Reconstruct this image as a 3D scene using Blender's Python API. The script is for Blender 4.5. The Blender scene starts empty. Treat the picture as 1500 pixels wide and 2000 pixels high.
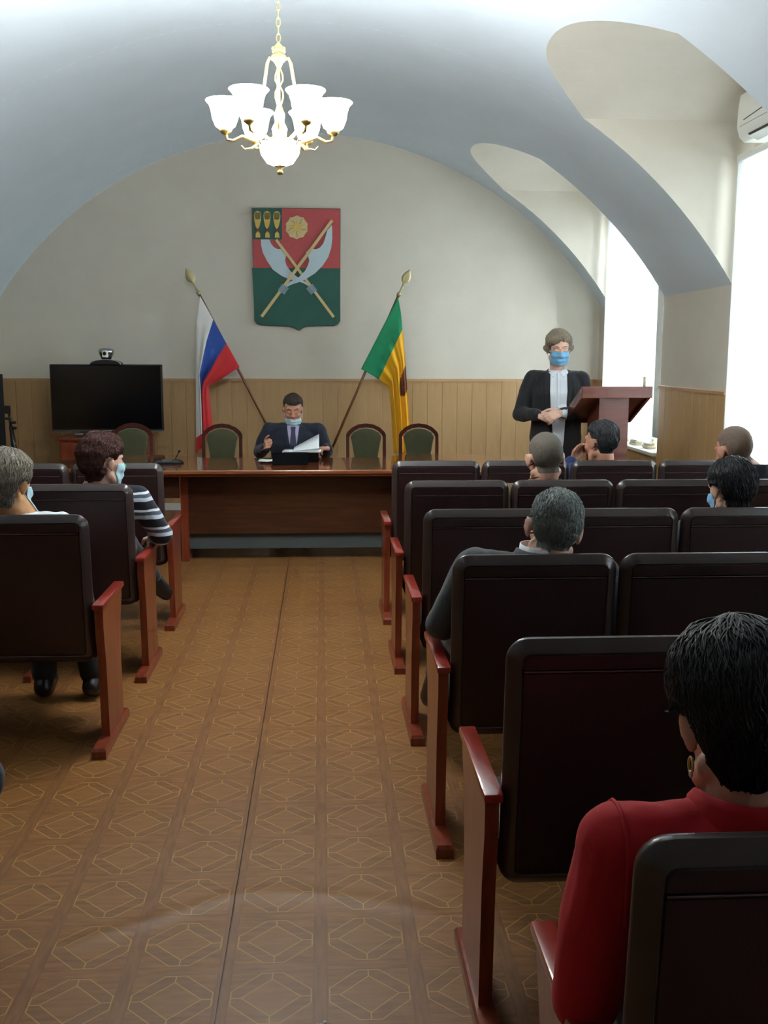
import bpy, bmesh, math, random
from mathutils import Vector, Matrix, noise
from mathutils.bvhtree import BVHTree
V = Vector
PI = math.pi
random.seed(7)
scene = bpy.context.scene
col = scene.collection

# ---------------------------------------------------------------- camera
CAM_F, CAM_P, CAM_YAW, CAM_ROLL, CAM_H = 2000.0, 0.1533, 0.0599, 0.0029, 1.56
_cy, _sy, _cp, _sp = math.cos(CAM_YAW), math.sin(CAM_YAW), math.cos(CAM_P), math.sin(CAM_P)
_F = V((_sy * _cp, _cy * _cp, -_sp)); _R = V((_cy, -_sy, 0)); _U = _R.cross(_F)
_cr, _sr = math.cos(CAM_ROLL), math.sin(CAM_ROLL)
_R2 = _R * _cr + _U * _sr; _U2 = _U * _cr - _R * _sr
cd = bpy.data.cameras.new('camera'); cam = bpy.data.objects.new('camera', cd); col.objects.link(cam)
cam.matrix_world = Matrix(((_R2.x, _U2.x, -_F.x, 0), (_R2.y, _U2.y, -_F.y, 0), (_R2.z, _U2.z, -_F.z, CAM_H), (0, 0, 0, 1)))
cd.sensor_fit = 'VERTICAL'; cd.sensor_height = 36.0; cd.lens = 36.0 * CAM_F / 2000.0
cd.clip_start = 0.05; cd.clip_end = 200
scene.camera = cam

# ---------------------------------------------------------------- world, daylight, exposure
scene.view_settings.view_transform = 'Standard'
scene.view_settings.look = 'None'
scene.view_settings.gamma = 1.0
scene.view_settings.use_curve_mapping = False
scene.view_settings.exposure = 0.28
cy = scene.cycles
cy.max_bounces = 5; cy.diffuse_bounces = 4; cy.glossy_bounces = 2; cy.transmission_bounces = 3; cy.transparent_max_bounces = 6
cy.caustics_reflective = False; cy.caustics_refractive = False; cy.use_adaptive_sampling = True; cy.adaptive_threshold = .09; cy.adaptive_min_samples = 20; cy.sample_clamp_indirect = 10.0
w = bpy.data.worlds.new('sky'); scene.world = w; w.use_nodes = True
bg = w.node_tree.nodes['Background']; bg.inputs[0].default_value = (0.78, 0.9, 1.0, 1); bg.inputs[1].default_value = 2.2

DAY = (0.86, 0.95, 1.0)
def daylight(name, y0, y1, z0, z1, power, x=3.25):
    l = bpy.data.lights.new(name, 'AREA'); l.shape = 'RECTANGLE'; l.size = y1 - y0; l.size_y = z1 - z0
    l.energy = power; l.color = DAY
    o = bpy.data.objects.new(name, l); col.objects.link(o)
    o.location = (x, (y0 + y1) / 2, (z0 + z1) / 2)
    o.rotation_euler = (PI / 2, 0, PI / 2)      # faces -X, into the room
    return o
NICHES = [(8.35, 9.95), (5.14, 6.95), (2.0, 3.75), (-1.2, 0.55)]
for i, (a, b) in enumerate(NICHES):
    daylight('window_daylight', a + .1, b - .1, .9, 2.85, (250, 205, 110, 30)[i])

# ---------------------------------------------------------------- helpers: materials
def lin(c):
    return tuple((x / 12.92 if x <= .04045 else ((x + .055) / 1.055) ** 2.4) for x in [v / 255 for v in c])
class NT:
    def __init__(s, name):
        s.m = bpy.data.materials.new(name); s.m.use_nodes = True; s.t = s.m.node_tree; s.n = s.t.nodes
        s.b = s.n['Principled BSDF']; s.out = s.n['Material Output']
    def node(s, ty, **kw):
        n = s.n.new(ty)
        for k, v in kw.items(): setattr(n, k, v)
        return n
    def put(s, sock, v):
        if hasattr(v, 'is_output') or isinstance(v, bpy.types.NodeSocket): s.t.links.new(v, sock)
        else:
            if hasattr(sock.default_value, '__len__') and not hasattr(v, '__len__'): v = (v,) * len(sock.default_value)
            if hasattr(v, '__len__') and len(sock.default_value) == 4 and len(v) == 3: v = (*v, 1)
            sock.default_value = v
    def math(s, op, a, b=None, c=None):
        n = s.node('ShaderNodeMath', operation=op)
        for i, v in enumerate((a, b, c)):
            if v is not None: s.put(n.inputs[i], v)
        return n.outputs[0]
    def mix(s, f, a, b):
        n = s.node('ShaderNodeMix', data_type='RGBA')
        s.put(n.inputs[0], f); s.put(n.inputs[6], a); s.put(n.inputs[7], b); return n.outputs[2]
    def coord(s, k='Object'): return s.node('ShaderNodeTexCoord').outputs[k]
    def mapping(s, v, scale=(1, 1, 1), loc=(0, 0, 0)):
        n = s.node('ShaderNodeMapping'); s.put(n.inputs[0], v); n.inputs['Scale'].default_value = scale; n.inputs['Location'].default_value = loc
        return n.outputs[0]
    def noise(s, v, scale=5, detail=3, rough=.5):
        n = s.node('ShaderNodeTexNoise'); s.put(n.inputs['Vector'], v); n.inputs['Scale'].default_value = scale
        n.inputs['Detail'].default_value = detail; n.inputs['Roughness'].default_value = rough; return n.outputs['Fac']
    def ramp(s, f, stops):
        n = s.node('ShaderNodeValToRGB'); e = n.color_ramp.elements
        while len(e) < len(stops): e.new(.5)
        for i, (p, c) in enumerate(stops): e[i].position = p; e[i].color = (*c, 1) if len(c) == 3 else c
        s.put(n.inputs[0], f); return n.outputs[0]
    def bump(s, h, strength=.3, dist=.005):
        n = s.node('ShaderNodeBump'); n.inputs['Strength'].default_value = strength; n.inputs['Distance'].default_value = dist
        s.put(n.inputs['Height'], h); s.t.links.new(n.outputs[0], s.b.inputs['Normal'])
    def set(s, color=None, rough=None, metal=None, spec=None, coat=None, sheen=None):
        for k, v in (('Base Color', color), ('Roughness', rough), ('Metallic', metal), ('Specular IOR Level', spec), ('Coat Weight', coat), ('Sheen Weight', sheen)):
            if v is not None: s.put(s.b.inputs[k], v)
        return s
def mat(name, rgb, rough=.6, var=.12, nscale=6, bump=0, bscale=60, metal=0, spec=.5, coat=0, sheen=0, stretch=(1, 1, 1), bdist=.004):
    t = NT(name); c = lin(rgb); v = t.mapping(t.coord(), stretch)
    f = t.noise(v, nscale, 4, .6)
    lo = tuple(max(0, x * (1 - var)) for x in c); hi = tuple(min(1, x * (1 + var)) for x in c)
    t.set(t.ramp(f, [(.3, lo), (.7, hi)]), rough, metal, spec, coat, sheen)
    if bump: t.bump(t.noise(v, bscale, 3), bump, bdist)
    return t.m
def wood(name, dark, light, rough=.35, scale=3, axis=2, coat=.2):
    t = NT(name); st = [14, 14, 14]; st[axis] = 1.2
    v = t.mapping(t.coord(), tuple(st)); f = t.noise(v, scale, 5, .65)
    f2 = t.noise(t.mapping(t.coord(), (1.5, 1.5, 1.5)), 2, 2)
    c = t.ramp(f, [(.28, lin(dark)), (.75, lin(light))])
    c = t.mix(t.math('MULTIPLY', f2, .25), c, lin(dark))
    t.set(c, rough, 0, .5, coat); t.bump(f, .12, .002); return t.m

M = {}
M['plaster'] = mat('ceiling_plaster', (208, 221, 229), .9, .03, 2, .15, 90)
M['wallpaper'] = mat('cream_wallpaper', (209, 203, 188), .85, .03, 3, .5, 160, bdist=.002)
M['wainscot'] = wood('beech_panel', (176, 142, 96), (192, 158, 112), .42, 3, 2, .1)
M['wainscot_trim'] = wood('beech_trim', (178, 140, 98), (198, 160, 116), .45, 3, 0, .1)
M['white_trim'] = mat('white_trim', (222, 224, 220), .5, .03)
M['red_wood'] = wood('varnished_red_wood', (104, 38, 24), (150, 70, 42), .32, 2.5, 2, .4)
M['arm_wood'] = wood('varnished_arm_wood', (128, 34, 24), (158, 50, 34), .28, 2.5, 1, .6)
M['dark_wood'] = wood('dark_mahogany', (52, 28, 18), (86, 48, 30), .28, 2.5, 0, .4)
M['table_top'] = wood('polished_table_top', (116, 60, 26), (148, 84, 40), .12, 2.0, 0, .6)
M['chair_wood'] = wood('chair_mahogany', (64, 26, 20), (88, 38, 28), .3, 3, 2, .4)
M['lectern_wood'] = wood('lectern_wood', (92, 46, 34), (120, 64, 48), .35, 2.5, 0, .3)
M['vinyl'] = mat('burgundy_vinyl', (43, 23, 25), .45, .12, 8, .35, 220, spec=.5, bdist=.0015)
M['vinyl_lit_rim'] = mat('burgundy_vinyl_lit_rim', (58, 48, 47), .28, .1, 8, .25, 220, spec=.6, bdist=.001)  # same vinyl as the pads; light from above painted in as a paler grey
M['stitch'] = mat('pale_stitching', (96, 78, 78), .6, .1)
M['black_plastic'] = mat('black_plastic', (15, 16, 19), .4, .1)
M['matte_black'] = mat('matte_black_card', (10, 11, 13), .9, .1, spec=.1)
M['screen'] = mat('black_screen', (7, 9, 14), .16, .05, spec=.4)
M['chrome'] = mat('chrome', (190, 194, 200), .15, .03, metal=1)
M['silver'] = mat('silver_plastic', (180, 188, 200), .3, .05, metal=.6)
M['white_plastic'] = mat('white_plastic', (226, 230, 224), .45, .02)
M['grey_plastic'] = mat('grey_plastic', (74, 82, 84), .5, .05)
M['green_velvet'] = mat('green_upholstery', (74, 76, 50), .9, .1, 14, .4, 300, sheen=.3, bdist=.001)
M['brass'] = mat('antique_brass', (196, 176, 118), .3, .1, metal=.85)
M['gilt'] = mat('gilded_finial', (176, 166, 122), .4, .08, metal=.5)
M['pole_wood'] = wood('flagpole_wood', (104, 62, 34), (134, 84, 48), .4, 2, 2, .2)
M['paper'] = mat('white_paper', (232, 238, 240), .8, .02)
M['print'] = mat('grey_print', (128, 132, 140), .8, .02)
M['curtain'] = mat('navy_panel', (24, 28, 38), .8, .1)
def cloth(name, rgb, rough=.85, var=.1, bump=.35, bscale=240, sheen=.15):
    return mat(name, rgb, rough, var, 9, bump, bscale, sheen=sheen, bdist=.0015)

# ---------------------------------------------------------------- helpers: objects
def link(o, parent=None):
    col.objects.link(o)
    if parent is not None: o.parent = parent
    return o
def mesh_obj(name, verts, faces, m=None, parent=None, smooth=False, mats=None, fm=None):
    me = bpy.data.meshes.new(name); me.from_pydata([tuple(v) for v in verts], [], faces); me.validate()
    for x in (mats or ([m] if m else [])): me.materials.append(x)
    if fm:
        for p, k in zip(me.polygons, fm): p.material_index = k
    if smooth:
        for p in me.polygons: p.use_smooth = True
    me.update()
    return link(bpy.data.objects.new(name, me), parent)
def empty(name, loc=(0, 0, 0), rz=0):
    o = bpy.data.objects.new(name, None); col.objects.link(o); o.location = loc; o.rotation_euler = (0, 0, rz); o.empty_display_size = .1
    return o
def tag(o, label, cat, group=None):
    o['label'] = label; o['category'] = cat
    if group: o['group'] = group
    return o
def struct(o): o['kind'] = 'structure'; return o
def copy_tree(o, parent=None):
    c = o.copy(); col.objects.link(c); c.parent = parent
    for ch in o.children: copy_tree(ch, c)
    return c
class MB:
    def __init__(s): s.v = []; s.f = []
    def add(s, v, f):
        n = len(s.v); s.v += [V(p) for p in v]; s.f += [tuple(i + n for i in q) for q in f]; return s
    def box(s, x0, x1, y0, y1, z0, z1, ch=0):
        if ch:
            return s.rbox(x0, x1, y0, y1, z0, z1, ch)
        return s.add([(x0, y0, z0), (x1, y0, z0), (x1, y1, z0), (x0, y1, z0), (x0, y0, z1), (x1, y0, z1), (x1, y1, z1), (x0, y1, z1)],
                     [(3, 2, 1, 0), (4, 5, 6, 7), (0, 1, 5, 4), (1, 2, 6, 5), (2, 3, 7, 6), (3, 0, 4, 7)])
    def rbox(s, x0, x1, y0, y1, z0, z1, ch):
        bm = bmesh.new(); bmesh.ops.create_cube(bm, size=1)
        for v in bm.verts: v.co = V((x0 if v.co.x < 0 else x1, y0 if v.co.y < 0 else y1, z0 if v.co.z < 0 else z1))
        bmesh.ops.bevel(bm, geom=list(bm.edges), offset=ch, segments=2, profile=.5, affect='EDGES')
        bm.verts.index_update(); s.add([v.co.copy() for v in bm.verts], [tuple(v.index for v in f.verts) for f in bm.faces]); bm.free(); return s
    def loft(s, rings, cap=True, closed=True):
        n = len(rings[0]); v = [p for r in rings for p in r]; f = []
        for i in range(len(rings) - 1):
            for j in range(n if closed else n - 1):
                k = (j + 1) % n; f.append((i * n + j, i * n + k, (i + 1) * n + k, (i + 1) * n + j))
        if cap: f.append(tuple(range(n - 1, -1, -1))); f.append(tuple((len(rings) - 1) * n + j for j in range(n)))
        return s.add(v, f)
    def tube(s, pts, r, seg=8, cap=True):
        pts = [V(p) for p in pts]; rings = []; up = None
        for i, p in enumerate(pts):
            d = (pts[min(i + 1, len(pts) - 1)] - pts[max(i - 1, 0)]).normalized()
            if up is None: up = d.orthogonal().normalized()
            else: up = (up - d * up.dot(d)); up = up.normalized() if up.length > 1e-6 else d.orthogonal().normalized()
            q = d.cross(up); rr = r[i] if hasattr(r, '__len__') else r
            rings.append([p + (up * math.cos(2 * PI * k / seg) + q * math.sin(2 * PI * k / seg)) * rr for k in range(seg)])
        return s.loft(rings, cap)
    def lathe(s, prof, seg=24, c=(0, 0, 0), cap=True):
        return s.loft([[V((c[0] + r * math.cos(2 * PI * k / seg), c[1] + r * math.sin(2 * PI * k / seg), c[2] + z)) for k in range(seg)] for r, z in prof], cap)
    def prism(s, poly, a0, a1, axis='y', inset=0):
        # polygon in the plane perpendicular to axis, extruded from a0 to a1
        def P(u, v, a): return {'y': V((u, a, v)), 'x': V((a, u, v)), 'z': V((u, v, a))}[axis]
        n = len(poly); v = [P(u, w_, a0) for u, w_ in poly] + [P(u, w_, a1) for u, w_ in poly]
        f = [tuple(range(n)), tuple(range(2 * n - 1, n - 1, -1))] + [(i, i + n, (i + 1) % n + n, (i + 1) % n) for i in range(n)]
        return s.add(v, f)
    def sphere(s, c, r, M3=None, seg=16, ring=10):
        rx, ry, rz = r if hasattr(r, '__len__') else (r, r, r); v = []; f = []
        for i in range(ring + 1):
            th = PI * i / ring
            for j in range(seg):
                ph = 2 * PI * j / seg; p = V((rx * math.sin(th) * math.cos(ph), ry * math.sin(th) * math.sin(ph), rz * math.cos(th)))
                v.append((M3 @ p if M3 else p) + V(c))
        for i in range(ring):
            for j in range(seg): f.append((i * seg + j, (i + 1) * seg + j, (i + 1) * seg + (j + 1) % seg, i * seg + (j + 1) % seg))
        return s.add(v, f)
    def cap(s, p, q, r1, r2, seg=14):
        p = V(p); q = V(q); d = q - p; L = d.length
        if L < 1e-6: return s.sphere(p, r1)
        d /= L; u = d.orthogonal().normalized(); w_ = d.cross(u); rings = []
        for k in range(0, 6):
            a = -PI / 2 + PI / 2 * k / 5; rings.append((p + d * r1 * math.sin(a), max(r1 * math.cos(a), 1e-4)))
        for k in range(0, 6):
            a = PI / 2 * k / 5; rings.append((q + d * r2 * math.sin(a), max(r2 * math.cos(a), 1e-4)))
        return s.loft([[c + (u * math.cos(2 * PI * k / seg) + w_ * math.sin(2 * PI * k / seg)) * r for k in range(seg)] for c, r in rings])
    def chain(s, pts, rs, seg=14):
        for i in range(len(pts) - 1): s.cap(pts[i], pts[i + 1], rs[i], rs[i + 1], seg)
        return s
    def build(s, name, m, parent=None, smooth=False, fix=True):
        o = mesh_obj(name, s.v, s.f, m, parent, smooth)
        if fix: recalc(o)
        if smooth == 'auto': auto_smooth(o)
        return o
def recalc(o):
    bm = bmesh.new(); bm.from_mesh(o.data); bmesh.ops.recalc_face_normals(bm, faces=bm.faces); bm.to_mesh(o.data); bm.free()
def auto_smooth(o, ang=40):
    bm = bmesh.new(); bm.from_mesh(o.data)
    for e in bm.edges:
        if len(e.link_faces) == 2 and e.calc_face_angle(0) > math.radians(ang): e.smooth = False
    bm.to_mesh(o.data); bm.free()
def rrect(x0, x1, z0, z1, r, corners=(1, 1, 1, 1), n=5):
    # counter-clockwise outline from lower-left; corners LL, LR, UR, UL
    out = []
    for (cx, cz, a0, k, px, pz) in ((x0 + r, z0 + r, PI, corners[0], x0, z0), (x1 - r, z0 + r, 1.5 * PI, corners[1], x1, z0),
                                    (x1 - r, z1 - r, 0, corners[2], x1, z1), (x0 + r, z1 - r, .5 * PI, corners[3], x0, z1)):
        for i in range(n + 1):
            a = a0 + PI / 2 * i / n
            if k: out.append((cx + r * math.cos(a), cz + r * math.sin(a)))
            else: out.append((px + (cx - px) * .02 * (i - n / 2) / n, pz + (cz - pz) * .02 * (i - n / 2) / n * 0))
    return out
# ================================================================ the room
XL, XR, XN, YB, YF = -3.15, 2.78, 2.88, 10.3, -3.0
VCX, VCZ, VR = -0.185, 0.133, 3.52
ZSILL, ZWIN = 0.72, 2.84
SPR, RISE = 3.09, 0.235
def vz(x): return VCZ + math.sqrt(max(0, VR * VR - (x - VCX) ** 2))
def vx(z): return VCX + math.sqrt(max(0, VR * VR - (z - VCZ) ** 2))
def soffit(y, a, b):
    t = abs((y - (a + b) / 2) / ((b - a) / 2)); return SPR + RISE * (1 - t ** 2.3)
# floor: screed plus two sheets of printed linoleum that meet in the aisle
fl = struct(MB().box(XL - .3, XR + .6, YF, YB + .2, -.12, -.004).build('floor', M['dark_wood']))
def lino():
    t = NT('printed_linoleum'); p = .2425; a = .0985
    co = t.coord(); sep = t.node('ShaderNodeSeparateXYZ'); t.put(sep.inputs[0], co)
    X = t.math('ADD', sep.outputs[0], 20 * p + FX0); Y = t.math('ADD', sep.outputs[1], 40 * p + FY0)
    u = t.math('MULTIPLY', t.math('SUBTRACT', t.math('FRACT', t.math('DIVIDE', X, p)), .5), p)
    v = t.math('MULTIPLY', t.math('SUBTRACT', t.math('FRACT', t.math('DIVIDE', Y, p)), .5), p)
    au = t.math('ABSOLUTE', u); av = t.math('ABSOLUTE', v); s_ = t.math('ADD', au, av); mx = t.math('MAXIMUM', au, av)
    oct_ = t.math('MAXIMUM', t.math('SUBTRACT', mx, a), t.math('MULTIPLY', t.math('SUBTRACT', s_, a * 1.27), .707))
    dia = t.math('MULTIPLY', t.math('SUBTRACT', s_, a * .74), .707)
    lw = .0015
    l1 = t.math('LESS_THAN', t.math('ABSOLUTE', oct_), lw); l2 = t.math('LESS_THAN', t.math('ABSOLUTE', dia), lw)
    spoke = t.math('MULTIPLY', t.math('LESS_THAN', t.math('MINIMUM', au, av), lw), t.math('MULTIPLY', t.math('LESS_THAN', oct_, 0), t.math('GREATER_THAN', dia, 0)))
    line = t.math('MAXIMUM', t.math('MAXIMUM', l1, l2), spoke)
    n1 = t.noise(t.mapping(co, (60, 9, 1)), 1.0, 4, .6); n2 = t.noise(t.mapping(co, (9, 60, 1)), 1.0, 4, .6)
    band = t.math('GREATER_THAN', au, a * 1.04)      # strips that run along the hall
    bandx = t.math('GREATER_THAN', av, a * 1.04)
    g = t.mix(band, n2, n1)
    base = t.ramp(g, [(.3, lin((112, 72, 36))), (.7, lin((146, 98, 50)))])
    inner = t.math('LESS_THAN', dia, 0); ring = t.math('MULTIPLY', t.math('LESS_THAN', oct_, 0), t.math('GREATER_THAN', dia, 0))
    base = t.mix(t.math('MULTIPLY', inner, .35), base, lin((140, 96, 50)))
    base = t.mix(t.math('MULTIPLY', ring, .3), base, lin((108, 76, 44)))
    base = t.mix(t.math('MULTIPLY', band, .28), base, lin((104, 68, 44)))
    edge = t.math('LESS_THAN', t.math('ABSOLUTE', t.math('SUBTRACT', mx, a * 1.06)), .0008)
    base = t.mix(t.math('MULTIPLY', edge, .45), base, lin((80, 50, 28)))
    base = t.mix(t.math('MULTIPLY', line, .68), base, lin((196, 148, 74)))
    wear = t.noise(co, 1.3, 4, .6)
    base = t.mix(t.math('MULTIPLY', t.math('SUBTRACT', wear, .35), .35), base, lin((130, 94, 58)))
    t.set(base, t.math('ADD', t.math('MULTIPLY', wear, .2), .38), 0, .4)
    big = t.noise(t.mapping(co, (.5, 2.2, 1)), 1.0, 2)
    t.bump(t.math('ADD', t.math('MULTIPLY', big, 6), t.math('MULTIPLY', n1, .12)), .3, .004); return t.m
FX0, FY0 = 0.0143, -0.0075
LINO = lino()
XS = -0.262
def ripple(x, y):                              # the sheet has lifted into low creases across the aisle
    def g(yc, wd, h, x0, x1): return h * math.exp(-((y - yc) / wd) ** 2) * max(0, min(1, (x - x0) / .12)) * max(0, min(1, (x1 - x) / .12))
    return (g(2.74 + .55 * (x + .37), .03, .005, -.75, XS + .14) if x < XS else g(2.80 - .18 * (x + .2) ** 2 * 3, .03, .0045, XS - .12, .36)) + .0012 * (1 + math.sin(y * 5.3 + x * 2)) * max(0, 1 - abs(x) / .36)
def sheet_floor(x0, x1, nx, yn, ny):
    v = []; f = []; ys = [YF] + [1.6 + (yn - 1.6) * j / ny for j in range(ny + 1)] + [YB]
    xs = [x0 + (x1 - x0) * i / nx for i in range(nx + 1)]
    for y in ys:
        for x in xs: v.append((x, y, .0003 + (ripple(x, y) if 1.6 < y < yn else 0) * (abs(x) < .8)))
    W = nx + 1; N = len(v)
    for j in range(len(ys) - 1):
        for i in range(nx): f.append((j * W + i, j * W + i + 1, (j + 1) * W + i + 1, (j + 1) * W + i))
    bd = [(i + 1, i) for i in range(nx)] + [((len(ys) - 1) * W + i, (len(ys) - 1) * W + i + 1) for i in range(nx)] + [(j * W, (j + 1) * W) for j in range(len(ys) - 1)] + [((j + 1) * W + nx, j * W + nx) for j in range(len(ys) - 1)]
    v += [(x, y, -.004) for x, y, z in v]
    for a, b in bd: f.append((a, b, N + b, N + a))
    o = mesh_obj('linoleum_sheet', v, f, LINO, fl, True); auto_smooth(o, 50); return o
sheet_floor(XL, XS - .002, 100, 4.2, 130)
sheet_floor(XS + .002, XR, 100, 4.2, 130)
mp = MB(); rng = random.Random(3)      # the scuffed patch where the print is worn through
for k in range(26):
    x = .275 - .29 + rng.gauss(0, .016); y = 2.19 + rng.gauss(0, .012); r = rng.uniform(.0015, .005)
    mp.prism([(x + r * math.cos(a) * rng.uniform(.6, 1.8), y + r * math.sin(a) * rng.uniform(.5, 1)) for a in [i * PI / 3 for i in range(6)]], .0006, .0012, 'z')
sc = mp.build('worn_patch', mat('worn_linoleum', (196, 186, 168), .9), fl); sc['kind'] = 'stuff'

# vaulted ceiling, cut by the window niches on the right
def ceiling():
    v = []; f = []; NCOL = 72
    thL = math.asin((XL - VCX) / VR)
    segs = []; y = YF
    for a, b in sorted(NICHES): segs.append((y, a, None)); segs.append((a, b, (a, b))); y = b
    segs.append((y, YB, None))
    for y0, y1, n in segs:
        cnt = 28 if n else max(2, int((y1 - y0) / .4)); base = len(v)
        for i in range(cnt + 1):
            y = y0 + (y1 - y0) * i / cnt; xe = vx(soffit(y, *n)) if n else XR; thR = math.asin((xe - VCX) / VR)
            for j in range(NCOL + 1):
                th = thL + (thR - thL) * j / NCOL; v.append((VCX + VR * math.sin(th), y, VCZ + VR * math.cos(th)))
        for i in range(cnt):
            for j in range(NCOL):
                k = base + i * (NCOL + 1) + j; f.append((k, k + 1, k + NCOL + 2, k + NCOL + 1))
    return struct(mesh_obj('ceiling', v, f, M['plaster'], smooth=True))
ceiling()

def wall_right():
    mb = MB(); ns = sorted(NICHES); y = YF; zR = vz(XR); r = .05
    def quad(a, b, c, d): mb.add([a, b, c, d], [(0, 1, 2, 3)])
    piers = []
    for a, b in ns: piers.append((y, a)); y = b
    piers.append((y, YB))
    for y0, y1 in piers: quad((XR, y0, 0), (XR, y1, 0), (XR, y1, zR), (XR, y0, zR))
    for a, b in ns:
        quad((XR, a, 0), (XR, b, 0), (XR, b, ZSILL), (XR, a, ZSILL))
        quad((XR, a, ZSILL), (XR, b, ZSILL), (3.2, b, ZSILL), (3.2, a, ZSILL))
        xi = vx(SPR)
        for e in (a, b):
            n = 24
            for k in range(n):
                xa = xi + (XR - xi) * k / n; xb = xi + (XR - xi) * (k + 1) / n
                quad((xa, e, vz(xa)), (xb, e, vz(xb)), (xb, e, SPR), (xa, e, SPR))
            quad((XR, e, ZSILL), (XN, e, ZSILL), (XN, e, SPR), (XR, e, SPR))
        n = 28; m = 10
        for i in range(n):                      # the arched soffit of the niche
            ya = a + (b - a) * i / n; yb = a + (b - a) * (i + 1) / n; sa, sb = soffit(ya, a, b), soffit(yb, a, b); xa, xb = vx(sa), vx(sb)
            for j in range(m):
                quad((xa + (XN - xa) * j / m, ya, sa), (xa + (XN - xa) * (j + 1) / m, ya, sa), (xb + (XN - xb) * (j + 1) / m, yb, sb), (xb + (XN - xb) * j / m, yb, sb))
            quad((XN, ya, ZWIN), (XN, yb, ZWIN), (XN, yb, sb), (XN, ya, sa))
        ja, jb = a + .1, b - .1                 # masonry round the window, and its reveal
        quad((XN, a, ZSILL), (XN, ja, ZSILL), (XN, ja, ZWIN), (XN, a, ZWIN)); quad((XN, jb, ZSILL), (XN, b, ZSILL), (XN, b, ZWIN), (XN, jb, ZWIN))
        for e in (ja, jb): quad((XN, e, ZSILL), (3.2, e, ZSILL), (3.2, e, ZWIN), (XN, e, ZWIN))
        quad((XN, ja, ZWIN), (XN, jb, ZWIN), (3.2, jb, ZWIN), (3.2, ja, ZWIN))
    o = mesh_obj('wall_right', mb.v, mb.f, M['wallpaper']); return struct(o)
WR = wall_right()

def wall_arch(name, y, flip):
    pts = [(XL, 0), (XR, 0)]; n = 60; a1 = math.asin((XR - VCX) / VR); a0 = math.asin((XL - VCX) / VR)
    for k in range(n + 1):
        th = a1 + (a0 - a1) * k / n; pts.append((VCX + VR * math.sin(th), VCZ + VR * math.cos(th)))
    return struct(MB().prism(pts, y, y + (.15 if not flip else -.15), 'y').build(name, M['wallpaper']))
WB = wall_arch('wall_back', YB, False)
wall_arch('wall_front', YF, True)
WL = struct(MB().box(XL - .15, XL, YF, YB, 0, vz(XL) + .01).build('wall_left', M['wallpaper']))

# wainscot boards: every board a piece of its own
ZW = 1.285
def board_mesh(wd, h, name):
    mb = MB(); g = .0011
    mb.loft([[V((x, y, z)) for x, y in ((0 + g, 0), (wd - g, 0), (wd - g, -.007), (wd - g - .0013, -.0088), (g + .0013, -.0088), (g, -.007))] for z in (.07, h)])
    o = mb.build(name, M['wainscot']); me = o.data; bpy.data.objects.remove(o); return me
BM = board_mesh(.15, ZW, 'wainscot_board')
BM2 = board_mesh(.15, .70, 'wainscot_board_low')
def boards(parent, p0, ang, n, me=BM):
    d = V((math.cos(ang), math.sin(ang), 0))
    for i in range(n):
        o = bpy.data.objects.new('wainscot_board', me); col.objects.link(o); o.parent = parent
        o.location = V(p0) + d * (.15 * i); o.rotation_euler = (0, 0, ang)
MB().box(XL, XR, YB - .0015, YB, .07, ZW).build('panel_backing', M['wainscot'], WB)
boards(WB, (XL, YB, 0), 0, 40)
py = sorted(NICHES)
# right wall runs towards the camera: boards face -X
for (a, b) in ((py[3][1], YB), (py[2][1], py[3][0]), (py[1][1], py[2][0]), (py[0][1], py[1][0])):
    n = int(round((b - a) / .15)); sc_ = (b - a) / (n * .15); MB().box(XR - .0015, XR, a, b, .07, ZW).build('panel_backing', M['wainscot'], WR)
    for i in range(n):
        o = bpy.data.objects.new('wainscot_board', BM); col.objects.link(o); o.parent = WR
        o.location = (XR, b - i * .15 * sc_, 0); o.rotation_euler = (0, 0, -PI / 2); o.scale = (sc_, 1, 1)
for (a, b) in py[1:]:
    n = int(round((b - a) / .15)); sc_ = (b - a) / (n * .15)
    for i in range(n):
        o = bpy.data.objects.new('wainscot_board', BM2); col.objects.link(o); o.parent = WR
        o.location = (XR, b - i * .15 * sc_, 0); o.rotation_euler = (0, 0, -PI / 2); o.scale = (sc_, 1, 1)
boards(WL, (XL, YF + .1, 0), PI / 2, 88)
def rail(name, p, q, z0, z1, d, nrm, m):
    p = V(p); q = V(q); nrm = V(nrm)
    prof = [(0, z0), (d, z0), (d, z1 - .006), (d - .006, z1), (0, z1)]
    return struct(MB().loft([[c + nrm * a + V((0, 0, z)) for a, z in prof] for c in (p, q)]).build(name, m))
rail('trim_1', (XL, YB, 0), (XR, YB, 0), ZW, ZW + .028, .018, (0, -1, 0), M['wainscot_trim'])
k = 2
for (a, b) in ((py[3][1], YB), (py[2][1], py[3][0]), (py[1][1], py[2][0]), (py[0][1], py[1][0])):
    rail('trim_%d' % k, (XR, a, 0), (XR, b, 0), ZW, ZW + .028, .018, (-1, 0, 0), M['wainscot_trim']); k += 1
rail('trim_%d' % k, (XL, YF, 0), (XL, YB, 0), ZW, ZW + .028, .018, (1, 0, 0), M['wainscot_trim'])
rail('baseboard_back', (XL, YB, 0), (XR, YB, 0), 0, .07, .016, (0, -1, 0), M['white_trim'])
rail('baseboard_right', (XR, YF, 0), (XR, YB, 0), 0, .07, .016, (-1, 0, 0), M['wainscot_trim'])
rail('baseboard_left', (XL, YF, 0), (XL, YB, 0), 0, .07, .016, (1, 0, 0), M['wainscot_trim'])

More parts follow.
